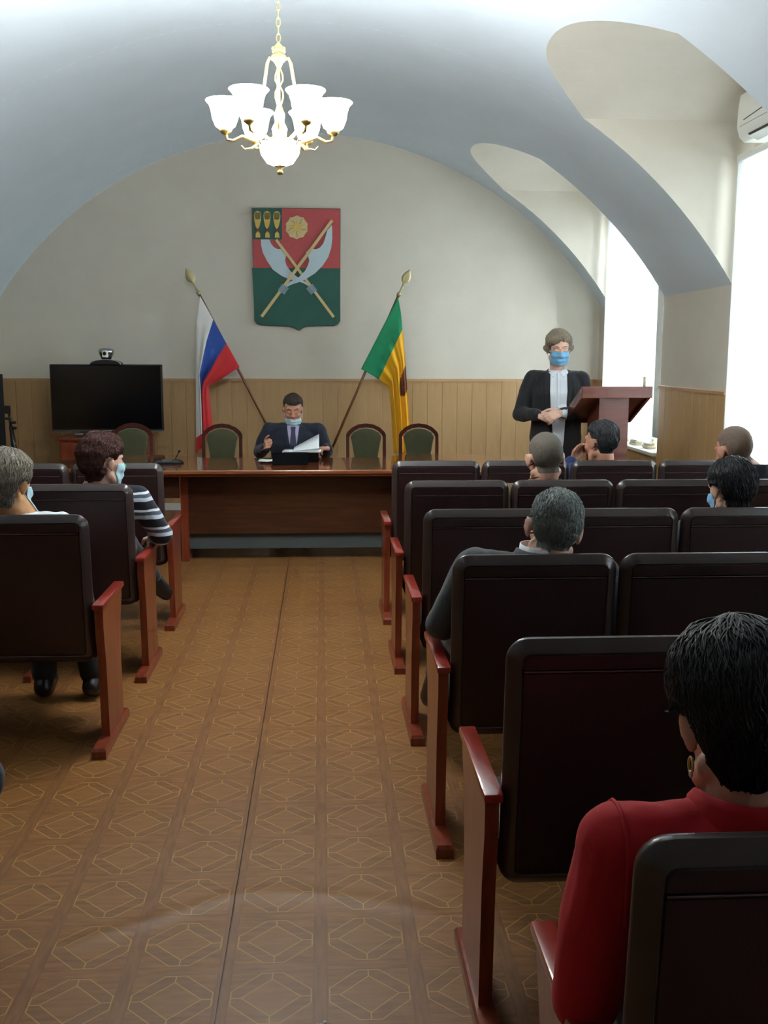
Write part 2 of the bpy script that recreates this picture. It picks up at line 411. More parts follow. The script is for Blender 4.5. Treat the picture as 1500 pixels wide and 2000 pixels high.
# windows: white frames and thin clear panes
def pane_mat():
    t = NT('window_glass'); tr = t.node('ShaderNodeBsdfTransparent'); gl = t.node('ShaderNodeBsdfGlossy'); gl.inputs['Roughness'].default_value = .02
    mx = t.node('ShaderNodeMixShader'); fr = t.node('ShaderNodeFresnel'); fr.inputs[0].default_value = 1.45
    t.t.links.new(fr.outputs[0], mx.inputs[0]); t.t.links.new(tr.outputs[0], mx.inputs[1]); t.t.links.new(gl.outputs[0], mx.inputs[2]); t.t.links.new(mx.outputs[0], t.out.inputs[0]); return t.m
M['pane'] = pane_mat()
def window(i, a, b):
    a += .1; b -= .1; w_ = empty('window_%d' % i, (3.1, (a + b) / 2, ZSILL)); struct(w_); h = (b - a) / 2; H = ZWIN - ZSILL
    def bar(y0, y1, z0, z1): MB().box(-.03, .03, y0, y1, z0, z1, .004).build('window_frame', M['white_plastic'], w_)
    bar(-h, -h + .06, 0, H); bar(h - .06, h, 0, H); bar(-h, h, 0, .07); bar(-h, h, H - .06, H); bar(-.04, .04, .07, H - .06); bar(-h + .06, h - .06, 1.5, 1.56)
    for y0, y1 in ((-h + .06, -.04), (.04, h - .06)):
        for z0, z1 in ((.07, 1.5), (1.56, H - .06)): MB().box(-.004, .004, y0, y1, z0, z1).build('pane', M['pane'], w_)
    MB().box(-.36, -.03, -h - .09, h + .09, -.001, .028, .004).build('window_sill', M['white_plastic'], w_)
for i, (a, b) in enumerate(NICHES): window(i + 1, a, b)

# vertical blinds hanging in the niches
def slat_mat():
    t = NT('blind_fabric'); d = t.node('ShaderNodeBsdfDiffuse'); r = t.node('ShaderNodeBsdfTranslucent'); mx = t.node('ShaderNodeMixShader')
    f = t.noise(t.mapping(t.coord(), (60, 60, 3)), 3, 2); c = t.ramp(f, [(.3, (.82, .86, .88)), (.7, (.92, .94, .95))])
    t.t.links.new(c, d.inputs[0]); t.t.links.new(c, r.inputs[0]); mx.inputs[0].default_value = .62
    t.t.links.new(d.outputs[0], mx.inputs[1]); t.t.links.new(r.outputs[0], mx.inputs[2]); t.t.links.new(mx.outputs[0], t.out.inputs[0]); return t.m
M['slat'] = slat_mat()
def blind(x, y0, y1, z0, z1, label, gap=None):
    t = empty('vertical_blind', (x, (y0 + y1) / 2, z0)); tag(t, label, 'blind', 'vertical blinds'); H = z1 - z0; L = y1 - y0
    MB().box(-.022, .022, -L / 2, L / 2, H - .045, H, .005).build('head_rail', M['white_plastic'], t)
    n = int(L / .088); me = None
    for i in range(n):
        y = -L / 2 + .05 + (L - .1) * i / (n - 1)
        if gap and gap[0] < y + (y0 + y1) / 2 < gap[1]: continue
        if me is None:
            mb = MB(); pr = [(-.0445, .0), (-.02, .004), (.02, .004), (.0445, 0), (.02, .0026), (-.02, .0026)]
            mb.loft([[V((b_, a_, z)) for a_, b_ in pr] for z in (0, H - .05)]); o = mb.build('slat', M['slat'], t); me = o.data
            c = MB().box(-.006, .006, -.012, .012, H - .056, H - .044).build('slat_clip', M['white_plastic'], o)
        else: o = link(bpy.data.objects.new('slat', me), t)
        o.location = (0, y, 0); o.rotation_euler = (0, 0, math.radians(16))
    mb = MB(); mb.tube([(-.01, -L / 2 + .03, H - .045), (-.012, -L / 2 + .03, .25)], .0022, 5); mb.build('cord', M['white_plastic'], t)
blind(2.735, 8.40, 9.92, .82, 2.92, 'white vertical blind over the far window behind the lectern')
blind(2.765, 5.2, 6.9, .80, 2.86, 'white vertical blind under the air conditioner at the right edge')
blind(2.765, 2.06, 3.7, .80, 2.86, 'white vertical blind on the window beside the rear seat rows')
blind(2.765, -1.14, .5, .80, 2.86, 'white vertical blind on the window behind the camera')
# ================================================================ auditorium chairs
DYR = 0.9324; Y0R, Y0L = 5.845, 5.771; XR0, XL0 = 0.397, -0.899; PITCH = .523
def inset_outline(pts, d):
    n = len(pts); c = V((sum(p[0] for p in pts) / n, sum(p[1] for p in pts) / n)); out = []
    for i in range(n):
        a, b = V(pts[i - 1]), V(pts[(i + 1) % n]); t = (b - a); t = t.normalized() if t.length > 1e-9 else V((1, 0)); nn = V((-t.y, t.x))
        out.append((pts[i][0] + nn.x * d, pts[i][1] + nn.y * d))
    return out
BW = .514
def chair_meshes():
    # local frame: x to the right from the left edge of the back, y forward, z up
    tilt = math.radians(4.5); zp = .95
    def tl(p):           # lean the back about its top rear edge
        y, z = p[1], p[2] - zp; return V((p[0], y * math.cos(tilt) - z * math.sin(tilt), zp + y * math.sin(tilt) * .0 + z * math.cos(tilt)))
    o = rrect(0, BW, .35, .95, .05, (1, 1, 1, 1), 6)
    o = [(x, z) for x, z in o]
    rings = [(.045, .075), (.022, .066), (.006, .046), (0, .03), (.002, .022), (.0285, .0012), (.031, .0), (.034, .004)]
    mb = MB(); mb.loft([[tl((x, y, z)) for x, z in inset_outline(o, d)] for d, y in rings])
    back = mb.build('backrest', M['vinyl_lit_rim'], None, 'auto'); bme = back.data; bpy.data.objects.remove(back)
    def pad(z0, z1, y0, name, m, cor):
        q = rrect(.0335, BW - .0335, z0, z1, .02, cor, 4); mb = MB()
        mb.loft([[tl((x, y, z)) for x, z in inset_outline(q, d)] for d, y in ((0, .012), (0, y0 + .003), (.0035, y0))])
        p = mb.build(name, m, None, 'auto'); me = p.data; bpy.data.objects.remove(p); return me
    p1 = pad(.8785, .9165, .0012, 'head_pad', M['vinyl'], (0, 0, 1, 1)); p2 = pad(.3835, .8745, .0012, 'back_pad', M['vinyl'], (1, 1, 0, 0))
    mb = MB(); mb.tube([tl((.037, .0022, .8765)), tl((BW - .037, .0022, .8765))], .0020, 6); s_ = mb.build('stitching', M['stitch']); sme = s_.data; bpy.data.objects.remove(s_)
    mb = MB(); mb.box(.006, BW - .006, .10, .52, .345, .43, .03); q = mb.build('seat', M['vinyl'], None, 'auto'); qme = q.data; bpy.data.objects.remove(q)
    # side panel in wood, seen from the aisle: narrow post with a step under the armrest
    prof = [(.075, .035), (.36, .035), (.345, .30), (.36, .44), (.405, .545), (.405, .575), (.03, .575), (.03, .50), (.055, .36)]
    mb = MB(); mb.prism([(y, z) for y, z in prof], -.04, -.008, 'x'); p = mb.build('side_panel', M['red_wood']); pme = p.data; bpy.data.objects.remove(p)
    mb = MB(); mb.box(-.046, -.002, .008, .435, .575, .597, .005); p = mb.build('armrest', M['arm_wood'], None, 'auto'); ame = p.data; bpy.data.objects.remove(p)
    mb = MB(); mb.loft([[V((x, y, z)) for x, y in ((-.052, -.068), (.004, -.068), (.004, .42), (-.052, .42))] for z in (0, .03)] + [[V((x, y, .042)) for x, y in ((-.047, -.06), (-.001, -.06), (-.001, .41), (-.047, .41))]])
    p = mb.build('foot', M['red_wood']); fme = p.data; bpy.data.objects.remove(p)
    # slimmer divider between two seats of one row
    mb = MB(); mb.prism([(max(y, .098), z) for y, z in prof[:6]] + [(.098, .575)], -.022, -.002, 'x'); p = mb.build('side_panel', M['red_wood']); pme2 = p.data; bpy.data.objects.remove(p)
    mb = MB(); mb.box(-.027, .003, .098, .435, .575, .597, .005); p = mb.build('armrest', M['arm_wood'], None, 'auto'); ame2 = p.data; bpy.data.objects.remove(p)
    mb = MB(); mb.box(-.03, .006, -.04, .42, 0, .035, .005); p = mb.build('foot', M['red_wood']); fme2 = p.data; bpy.data.objects.remove(p)
    return bme, p1, p2, sme, qme, pme, ame, fme, pme2, ame2, fme2
CM = chair_meshes()
def aud_chair(x, y, panels, label, inner=None):
    t = empty('auditorium_chair', (x, y, 0)); tag(t, label, 'chair', 'auditorium chairs')
    b = link(bpy.data.objects.new('backrest', CM[0]), t)
    for n, me in (('head_pad', CM[1]), ('back_pad', CM[2]), ('stitching', CM[3])): link(bpy.data.objects.new(n, me), b)
    link(bpy.data.objects.new('seat', CM[4]), t)
    for px in panels:
        p = link(bpy.data.objects.new('side_panel', CM[5]), t); p.location = (px, 0, 0)
        a = link(bpy.data.objects.new('armrest', CM[6]), t); a.location = (px, 0, 0)
        f = link(bpy.data.objects.new('foot', CM[7]), t); f.location = (px, 0, 0)
    if inner is not None:
        for n, me in (('side_panel', CM[8]), ('armrest', CM[9]), ('foot', CM[10])): q = link(bpy.data.objects.new(n, me), t); q.location = (inner, 0, 0)
    return t
ORD = ['first', 'second', 'third', 'fourth', 'fifth', 'sixth']
ROWN = ['front row', 'second row', 'third row', 'fourth row', 'fifth row', 'nearest row']
for k in range(6):
    for i in range(4 if k < 5 else 2):
        last = i == 3
        lab = 'dark burgundy vinyl chair, %s from the aisle, %s of the right block' % (ORD[i], ROWN[k])
        aud_chair(XR0 + PITCH * i, Y0R - DYR * k, ([0] if i == 0 else []) + ([PITCH + .045] if last else []), lab, .0075 if i else None)
for k in range(3):
    for i in range(4):
        lab = 'dark burgundy vinyl chair, %s from the aisle, %s of the left block' % (ORD[i], ROWN[k])
        aud_chair(XL0 - BW - PITCH * i, Y0L - DYR * k, [BW + .048] if i == 0 else [], lab, None if i == 0 else BW + .0165)
aud_chair(-1.62, 1.95, [0, BW + .048], 'dark burgundy vinyl chair at the left edge under the dark trousered knee')

# ================================================================ presidium table with round ends
TZ = .72
def presidium():
    t = empty('presidium_table', (-.24, 7.95, 0)); tag(t, 'long polished brown presidium table with round ends and dark front panel', 'table')
    R = .6; cxr, cxl, cy = 1.24, -1.24, .10; yf = cy - R; ybk = .41
    def outline(o):
        p = [(cxl, yf - o), (cxr, yf - o)]; a1 = PI - math.asin((ybk - cy) / R)
        p += [(cxr + (R + o) * math.cos(-PI / 2 + (a1 + PI / 2) * i / 26), cy + (R + o) * math.sin(-PI / 2 + (a1 + PI / 2) * i / 26)) for i in range(1, 27)]
        p += [(cxl - (R + o) * math.cos(a1 - (a1 + PI / 2) * i / 26), cy + (R + o) * math.sin(a1 - (a1 + PI / 2) * i / 26)) for i in range(0, 26)]
        return p
    mb = MB(); mb.loft([[V((x, y, z)) for x, y in outline(o)] for o, z in ((-.012, TZ - .034), (0, TZ - .028), (0, TZ - .006), (-.005, TZ))])
    mb.build('table_top', M['table_top'], t, 'auto')
    mb = MB(); mb.loft([[V((x, y, z)) for x, y in outline(o)] for o, z in ((-.03, TZ - .052), (-.018, TZ - .046), (-.018, TZ - .034))]); mb.build('edge_band', M['lectern_wood'], t, 'auto')
    MB().box(-.78, .80, -.262, -.236, .21, TZ - .05, .003).build('front_panel', M['dark_wood'], t)
    MB().box(-.78, .80, -.22, -.20, .09, .21).build('kick_board', M['grey_plastic'], t)
    for x in (-.80, .82): MB().box(x - .028, x + .028, -.27, .36, 0, TZ - .05, .004).build('leg', M['red_wood'], t)
    for s in (-1, 1):                        # apron and foot column under each round end
        mb = MB(); c = 1.24 * s; aa = [(-PI / 2 + PI * i / 18) for i in range(19)]
        prof = [(c + s * .5 * math.cos(a), cy + .5 * math.sin(a)) for a in aa]; inn = [(c + s * .48 * math.cos(a), cy + .48 * math.sin(a)) for a in reversed(aa)]
        mb.loft([[V((x, y, z)) for x, y in prof + inn] for z in (.50, TZ - .05)]); mb.build('apron', M['dark_wood'], t)
        MB().lathe([(.2, 0), (.2, .03), (.06, .05), (.05, .60), (.09, TZ - .05)], 20, (c + s * .22, cy, 0)).build('pedestal', M['dark_wood'], t, 'auto')
        MB().box(min(s * .82, s * 1.24), max(s * .82, s * 1.24), -.37, -.35, .50, TZ - .05).build('apron', M['dark_wood'], t)
presidium()

# ================================================================ wooden chairs behind the table
def table_chair():
    t = empty('table_chair', (0, 0, 0)); sw = .158
    # frame: posts and a gently peaked top rail; local front is -y
    arch = [(-sw, .86), (-sw + .012, .884), (-.11, .918), (-.06, .942), (0, .95), (.06, .942), (.11, .918), (sw - .012, .884), (sw, .86)]
    for s in (-1, 1):
        MB().loft([[V((s * sw + dx, y + dy, z)) for dx, dy in ((-.014, -.013), (.014, -.013), (.014, .013), (-.014, .013))] for y, z in ((.075, 0), (.03, .42), (.03, .55), (.055, .865))]).build('back_leg', M['chair_wood'], t)
        MB().loft([[V((s * .17 + dx, -.36, z)) for dx, dy in ((-.017, 0), (.017, 0))] + [V((s * .17 + dx, -.395, z)) for dx, dy in ((.017, 0), (-.017, 0))] for z in (0, .42)]).build('front_leg', M['chair_wood'], t)
    mb = MB(); rings = []
    for i, (x, z) in enumerate(arch):
        a = arch[max(i - 1, 0)]; b = arch[min(i + 1, len(arch) - 1)]; d = V((b[0] - a[0], 0, b[1] - a[1])).normalized(); n = V((-d.z, 0, d.x))
        c = V((x, .055, z)); rings.append([c + n * .017 + V((0, -.014, 0)), c + n * .017 + V((0, .014, 0)), c - n * .017 + V((0, .014, 0)), c - n * .017 + V((0, -.014, 0))])
    mb.loft(rings); mb.build('top_rail', M['chair_wood'], t, 'auto')
    q = [(-.085, .50), (-.095, .60), (-.105, .70), (-.122, .80), (-.134, .855), (-.11, .892), (-.055, .918), (0, .926), (.055, .918), (.11, .892), (.134, .855), (.122, .80), (.105, .70), (.095, .60), (.085, .50)]
    mb = MB(); mb.loft([[V((x * k, y, .72 + (z - .72) * k)) for x, z in q] for k, y in ((.93, .012), (.985, .02), (1, .035), (1, .06), (.95, .07))]); mb.build('backrest', M['green_velvet'], t, 'auto')
    MB().box(-.21, .21, -.41, .045, .43, .49, .022).build('seat', M['green_velvet'], t, 'auto')
    MB().box(-.2, .2, -.40, .03, .385, .432, .004).build('seat_rail', M['chair_wood'], t)
    for s in (-1, 1):
        MB().tube([(s * .17, .04, .655), (s * .205, -.10, .665), (s * .20, -.28, .655), (s * .185, -.34, .62), (s * .175, -.37, .43)], .014, 8).build('arm', M['chair_wood'], t, True)
    return t
pc = table_chair()
TCH = [(-1.63, 8.86, 0.05, 'green upholstered wooden chair in front of the black television'), (-.862, 8.78, -.02, 'green upholstered wooden chair beside the white, blue and red flag'),
       (.372, 8.78, 0, 'green upholstered wooden chair just right of the seated speaker'), (.828, 8.78, .0, 'green upholstered wooden chair in front of the green and yellow flag'), (-.245, 9.02, 0, 'green upholstered wooden chair hidden behind the man in the navy suit')]
for i, (x, y, a, lab) in enumerate(TCH):
    o = pc if i == 0 else copy_tree(pc); o.location = (x, y, 0); o.rotation_euler = (0, 0, a); tag(o, lab, 'chair', 'green chairs at the table')

# ================================================================ things on the table
def sheet(name, L, W, fn, m, parent=None, n=12, th=.0008):
    mb = MB(); top = []; bot = []
    for i in range(n + 1):
        for j in range(3):
            p = V(fn(i / n, j / 2)); top.append(p + V((0, 0, th))); bot.append(p)
    f = []; N = len(top)
    for i in range(n):
        for j in range(2):
            k = i * 3 + j; f += [(k, k + 3, k + 4, k + 1), (N + k, N + k + 1, N + k + 4, N + k + 3)]
    edge = [(i * 3, (i + 1) * 3) for i in range(n)] + [((i + 1) * 3 + 2, i * 3 + 2) for i in range(n)] + [(1, 0), (2, 1)] + [(n * 3, n * 3 + 1), (n * 3 + 1, n * 3 + 2)]
    for a, b in edge: f.append((a, b, N + b, N + a))
    mb.add(top + bot, f); return mb.build(name, m, parent, True)
o = empty('document_folder', (-.25, 7.80, TZ)); tag(o, 'black folder standing on the table before the seated man', 'folder')
mb = MB(); mb.loft([[V((x, y, z)) for x, y in ((-.135, -.012), (.135, -.012), (.135, .012), (-.135, .012))] for z in (0, .006)] + [[V((x, y + .05, z)) for x, y in ((-.135, -.010), (.135, -.010), (.135, .010), (-.135, .010))] for z in (.085, .09)]); mb.build('cover', M['matte_black'], o)
MB().box(-.13, .13, -.005, .14, 0, .008, .002).build('flap', M['matte_black'], o)
s1 = sheet('paper_sheet', .3, .21, lambda u, v: (-.50 + .165 * u, 7.92 + .2 * v + .02 * u, TZ + .012 + .012 * abs(.4 - u)), M['paper']); tag(s1, 'loose white sheet lying left of the black folder', 'paper')
s2 = sheet('paper_sheet', .3, .21, lambda u, v: (-.335 + .28 * u, 7.93 + .14 * v, TZ + .1045 + .0 * u), M['paper'], n=6)
bpy.data.objects.remove(s2)
st = empty('paper_stack', (-.2, 8.1, TZ)); tag(st, 'stack of printed white pages under the man’s left hand', 'paper')
for k in range(5): sheet('page', .3, .21, lambda u, v, k=k: (-.12 + .29 * u + .004 * k, -.1 + .2 * v - .003 * k, .074 + .0024 * k), M['paper'], st, 6)
MB().box(-.115, .165, -.095, .095, 0, .073, .004).build('document_box', M['matte_black'], st)
pg = sheet('turned_page', .3, .21, lambda u, v: (-.03 + .20 * u, -.09 + .15 * v, .088 + .02 * u + (.015 + .085 * u) * v), M['paper'], st, 12)
for k in range(2):
    sheet('printed_line', .1, .01, lambda u, v, k=k: (.06 + .1 * u, -.094 + .15 * (.3 + .3 * k + .05 * v), .0885 + .02 * ((.09 + .1 * u) / .245) + (.015 + .085 * ((.09 + .1 * u) / .245)) * (.3 + .3 * k + .05 * v)), M['print'], pg, 6, .003)
o = empty('conference_microphone', (-1.19, 7.93, TZ)); tag(o, 'small grey conference microphone console on the table left end', 'microphone')
MB().loft([[V((x * k, y * k, z)) for x, y in ((-.10, -.05), (.10, -.05), (.12, .0), (.10, .06), (-.10, .06), (-.12, 0))] for k, z in ((1, 0), (1, .012), (.8, .03))]).build('base', M['black_plastic'], o)
MB().box(-.04, .035, -.052, -.02, .012, .036, .004).build('keypad', M['grey_plastic'], o)
MB().tube([(.05, .02, .025), (.06, .03, .05), (.075, .02, .075), (.085, -.0, .09)], .004, 6).build('gooseneck', M['black_plastic'], o, True)
MB().cap((.085, 0, .09), (.09, -.012, .097), .008, .009).build('capsule', M['black_plastic'], o, True)
o = sheet('paper_sheet', .3, .21, lambda u, v: (-1.86 + .12 * u, 7.98 + .3 * v, TZ + .022 - .02 * v + .012 * u), M['paper']); tag(o, 'white papers on the far left end of the table', 'paper')

# ================================================================ television, its cabinet and camera
o = empty('tv_cabinet', (-2.02, 9.78, 0)); tag(o, 'dark red wooden cabinet under the television', 'cabinet')
MB().box(-.40, .40, -.22, .22, .06, .765, .004).build('body', M['red_wood'], o); MB().box(-.43, .43, -.25, .24, .765, .79, .004).build('top', M['red_wood'], o)
for s in (-1, 1):
    d = MB().box(min(.01 * s, .38 * s), max(.01 * s, .38 * s), -.238, -.219, .1, .74, .003).build('door', M['red_wood'], o)
    MB().tube([(.05 * s, -.238, .46), (.05 * s, -.258, .46), (.05 * s, -.258, .38), (.05 * s, -.238, .38)], .005, 6).build('handle', M['brass'], d)
MB().box(-.38, .38, -.2, .2, 0, .06).build('plinth', M['black_plastic'], o)
o = empty('television', (-2.01, 9.76, .79)); tag(o, 'large black flat television standing on the red cabinet', 'television')
MB().box(-.515, .515, -.02, .035, .05, .665, .008).build('housing', M['black_plastic'], o); MB().box(-.50, .50, -.0225, -.019, .068, .652).build('screen', M['screen'], o)
MB().box(-.515, .515, -.026, -.012, .045, .056, .002).build('lower_bezel', M['grey_plastic'], o); MB().box(-.035, .035, -.0275, -.0255, .047, .054).build('logo', M['silver'], o)
mb = MB(); mb.loft([[V((x, y, z)) for x, y in ((-.28, -.13), (.28, -.13), (.24, .12), (-.24, .12))] for z in (.0, .014)]); mb.build('stand_base', M['black_plastic'], o); MB().box(-.07, .07, -.01, .03, .012, .06).build('stand_neck', M['black_plastic'], o)
MB().box(-.30, -.22, -.06, -.03, .014, .026, .003).build('badge', M['silver'], o)
o = empty('conference_camera', (-2.005, 9.77, 1.455)); tag(o, 'silver video conference camera on top of the television', 'camera')
mb = MB(); mb.prism([(.142 * math.cos(PI * i / 16), .045 * math.sin(PI * i / 16)) for i in range(17)], -.07, .07, 'y'); mb.build('base', M['black_plastic'], o, 'auto')
mb = MB(); mb.tube([V((.142 * math.cos(PI * i / 16), -.071, .045 * math.sin(PI * i / 16))) for i in range(17)], .004, 6); mb.build('base_trim', M['silver'], o, True)
MB().lathe([(.038, .04), (.05, .06), (.07, .105), (.075, .125), (.06, .143), (.03, .15), (.002, .151)], 20).build('head', M['chrome'], o, True)
MB().box(-.025, .03, -.085, -.03, .062, .128, .012).build('lens_housing', M['white_plastic'], o, 'auto')
MB().lathe([(.017, 0), (.017, .008), (.011, .01), (.001, .008)], 14).build('lens', M['screen'], o).matrix_local = Matrix.Translation((.002, -.082, .1)) @ Matrix.Rotation(PI / 2, 4, 'X')

# ================================================================ left end: dark cabinet, black stand
o = empty('dark_cabinet', (-3.085, 9.72, 0)); tag(o, 'tall dark navy cabinet at the far left edge', 'cabinet')
MB().box(-.045, .065, -.25, .25, .05, 1.36, .006).build('body', M['curtain'], o); MB().box(-.04, .055, -.24, .24, 0, .05).build('plinth', M['black_plastic'], o); MB().box(-.04, .06, -.258, -.249, .08, 1.33, .003).build('door', M['curtain'], o)
o = empty('tripod_stand', (-2.70, 9.2, 0)); tag(o, 'folded black tripod stand leaning by the wood panels', 'stand')
MB().tube([(.0, 0, .05), (-.02, 0, .72), (-.04, .0, .92)], [.022, .024, .018], 10).build('pole', M['black_plastic'], o, True)
MB().tube([(-.04, 0, .90), (-.052, 0, 1.04)], .011, 8).build('upper_tube', M['black_plastic'], o, True)
MB().box(-.088, -.04, -.02, .02, 1.03, 1.1, .006).build('clamp', M['black_plastic'], o)
for x, z in ((-.075, .985), (.0, .95), (.002, .9)): MB().cap((-.04, 0, z), (x, -.01, z + .004), .009, .012).build('knob', M['black_plastic'], o, True)
for a in (0, 2.1, 4.2): MB().tube([(.0 + .02 * math.cos(a), .02 * math.sin(a), .5), (.09 * math.cos(a), .09 * math.sin(a), .01)], .009, 6).build('leg', M['black_plastic'], o, True)

# ================================================================ lectern
o = empty('lectern', (2.005, 7.2, 0), .10); tag(o, 'brown wooden lectern with slanted desk beside the standing woman', 'lectern')
def slab(x0, x1, y0, y1, za, zb, t0, t1, name, m, p):
    mb = MB(); mb.add([(x0, y0, za - t0), (x1, y0, za - t0), (x1, y1, zb - t1), (x0, y1, zb - t1), (x0, y0, za), (x1, y0, za), (x1, y1, zb), (x0, y1, zb)],
                      [(3, 2, 1, 0), (4, 5, 6, 7), (0, 1, 5, 4), (1, 2, 6, 5), (2, 3, 7, 6), (3, 0, 4, 7)]); return mb.build(name, m, p)
slab(-.232, .232, -.2, .13, 1.315, 1.125, .03, .03, 'desk_top', M['lectern_wood'], o)
MB().box(-.255, .255, -.222, -.2, 1.262, 1.342, .004).build('front_edge', M['lectern_wood'], o)
for s in (-1, 1): slab(min(.232 * s, .252 * s), max(.232 * s, .252 * s), -.2, .13, 1.34, 1.15, .075, .075, 'side_edge', M['lectern_wood'], o)
MB().box(-.25, .25, .13, .146, 1.07, 1.15, .003).build('rear_edge', M['lectern_wood'], o)
slab(-.11, .105, -.17, .05, 1.267, 1.14, 1.217, 1.09, 'column', M['lectern_wood'], o)
MB().box(-.24, .24, -.22, .24, 0, .05, .006).build('base', M['lectern_wood'], o)
mc = empty('desk_microphone', (2.228, 7.03, 1.325)); tag(mc, 'short tan microphone stub on the right corner of the lectern', 'microphone')
MB().tube([(0, 0, 0), (0, 0, .085)], .011, 8).build('stem', mat('tan_plastic', (186, 176, 146), .5), mc, True); MB().lathe([(.016, 0), (.016, .008), (.008, .012)], 12).build('base', M['black_plastic'], mc)

# ================================================================ air conditioner
o = empty('air_conditioner', (XN, 6.02, 2.90)); tag(o, 'white wall air conditioner above the right window blind', 'air conditioner')
mb = MB(); prof = [(0, .31), (-.19, .305), (-.22, .285), (-.23, .2), (-.232, .09), (-.214, .03), (-.18, 0), (0, .0)]
mb.loft([[V((x, y, z)) for x, z in prof] for y in (-.55, .66)]); mb.build('housing', M['white_plastic'], o, 'auto')
MB().tube([(-.2315, -.10, .148), (-.232, .18, .140), (-.2315, .56, .118)], .0035, 6).build('grille_line', M['grey_plastic'], o)
MB().tube([(-.2306, -.5, .088), (-.2306, .62, .088)], .0018, 6).build('panel_joint', M['grey_plastic'], o)
MB().box(-.2335, -.225, -.20, -.14, .105, .13).build('display', M['grey_plastic'], o)
mb = MB(); mb.loft([[V((x, y, z)) for x, z in ((-.212, .035), (-.216, .025), (-.172, .006), (-.168, .016))] for y in (-.5, .52)]); mb.build('outlet_vent', M['black_plastic'], o)
mb = MB(); mb.loft([[V((x, y, z)) for x, z in ((-.206, .018), (-.21, .012), (-.15, -.012), (-.147, -.006))] for y in (-.5, .52)]); mb.build('louver', M['white_plastic'], o)

# sill clutter by the far window
for i, (y, w_, h, d, lab) in enumerate([(9.55, .16, .09, .07, 'tan folded cloth bundle farthest along the window sill'), (9.15, .2, .065, .08, 'low tan cloth bundle in the middle of the window sill'), (8.78, .17, .1, .08, 'tan folded cloth bundle on the sill nearest the pier')]):
    o = empty('cloth_bundle', (2.845, y, ZSILL + .028)); tag(o, lab, 'bundle', 'bundles on the window sill'); mm = cloth('tan_cloth', (150, 138, 110)) if i == 0 else mm
    for j in range(3): MB().box(-d / 2 + .004 * j, d / 2 - .006 * j, -w_ / 2 + .006 * j, w_ / 2 - .01 * j, h * j / 3, h * (j + 1) / 3 - .001, h * .13).build('fold', mm, o, 'auto')
# ================================================================ flags in a floor stand
fs = empty('flag_stand', (-.155, 10.02, 0)); tag(fs, 'dark floor stand holding both flagpoles behind the seated man', 'stand')
MB().lathe([(.2, 0), (.2, .02), (.06, .05), (.05, .2), (.06, .24)], 20).build('base', M['dark_wood'], fs, 'auto')
for s in (-1, 1): MB().tube([(.02 * s, 0, .16), (.095 * s, 0, .325)], .026, 10).build('socket', M['brass'], fs, True)
def flag(foot, top, label, build):
    foot = V(foot); top = V(top); t = empty('flag', foot); tag(t, label, 'flag'); d = (top - foot)
    MB().tube([(0, 0, 0), d], .013, 10).build('pole', M['pole_wood'], t, True)
    u = d.normalized(); e = d
    MB().tube([e - u * .02, e + u * .015, e + u * .02, e + u * .10, e + u * .105], [.02, .02, .012, .009, .013], 10).build('ferrule', M['gilt'], t, True)
    c = e + u * .105; n = V((-u.z, 0, u.x)); mb = MB(); rings = []
    for w_, h in ((.006, 0), (.028, .02), (.042, .045), (.043, .07), (.031, .105), (.014, .13), (.002, .152)):
        rings.append([c + u * h + n * w_ * math.cos(a) + V((0, 1, 0)) * min(w_, .010) * math.sin(a) for a in [2 * PI * i / 12 for i in range(12)]])
    mb.loft(rings); mb.build('finial', M['gilt'], t, 'auto')
    build(t, foot); return t
def cloth_grid(t, foot, P, ns, nt, mats, pick, name='cloth'):
    v = []; f = []; fm = []
    for i in range(ns + 1):
        for j in range(nt + 1): v.append(V(P(i / ns, j / nt)) - foot)
    for i in range(ns):
        for j in range(nt):
            k = i * (nt + 1) + j; f.append((k, k + 1, k + nt + 2, k + nt + 1)); fm.append(pick((i + .5) / ns, (j + .5) / nt))
    o = mesh_obj(name, v, f, None, t, True, mats, fm); md = o.modifiers.new('thickness', 'SOLIDIFY'); md.thickness = .002; return o
def lerp(a, b, t): return a + (b - a) * t
def sm(a, b, x): x = max(0, min(1, (x - a) / (b - a))); return x * x * (3 - 2 * x)
def path(pts, t):
    L = [0]
    for a, b in zip(pts, pts[1:]): L.append(L[-1] + (V(b) - V(a)).length)
    s = t * L[-1]
    for i in range(len(pts) - 1):
        if s <= L[i + 1] + 1e-9: return V(pts[i]).lerp(V(pts[i + 1]), (s - L[i]) / (L[i + 1] - L[i]))
    return V(pts[-1])
fw, fb, fr = cloth('flag_white', (226, 226, 222), .8, .03, .2), cloth('flag_blue', (42, 78, 160), .8, .05, .2), cloth('flag_red', (200, 40, 44), .8, .05, .2)
fg, fy, fe = cloth('flag_green', (20, 140, 92), .8, .05, .2), cloth('flag_yellow', (234, 172, 8), .8, .05, .2), mat('flag_emblem', (112, 62, 34), .8, .35, 40)
fp = cloth('flag_pale_red', (206, 60, 60), .8, .05, .2)
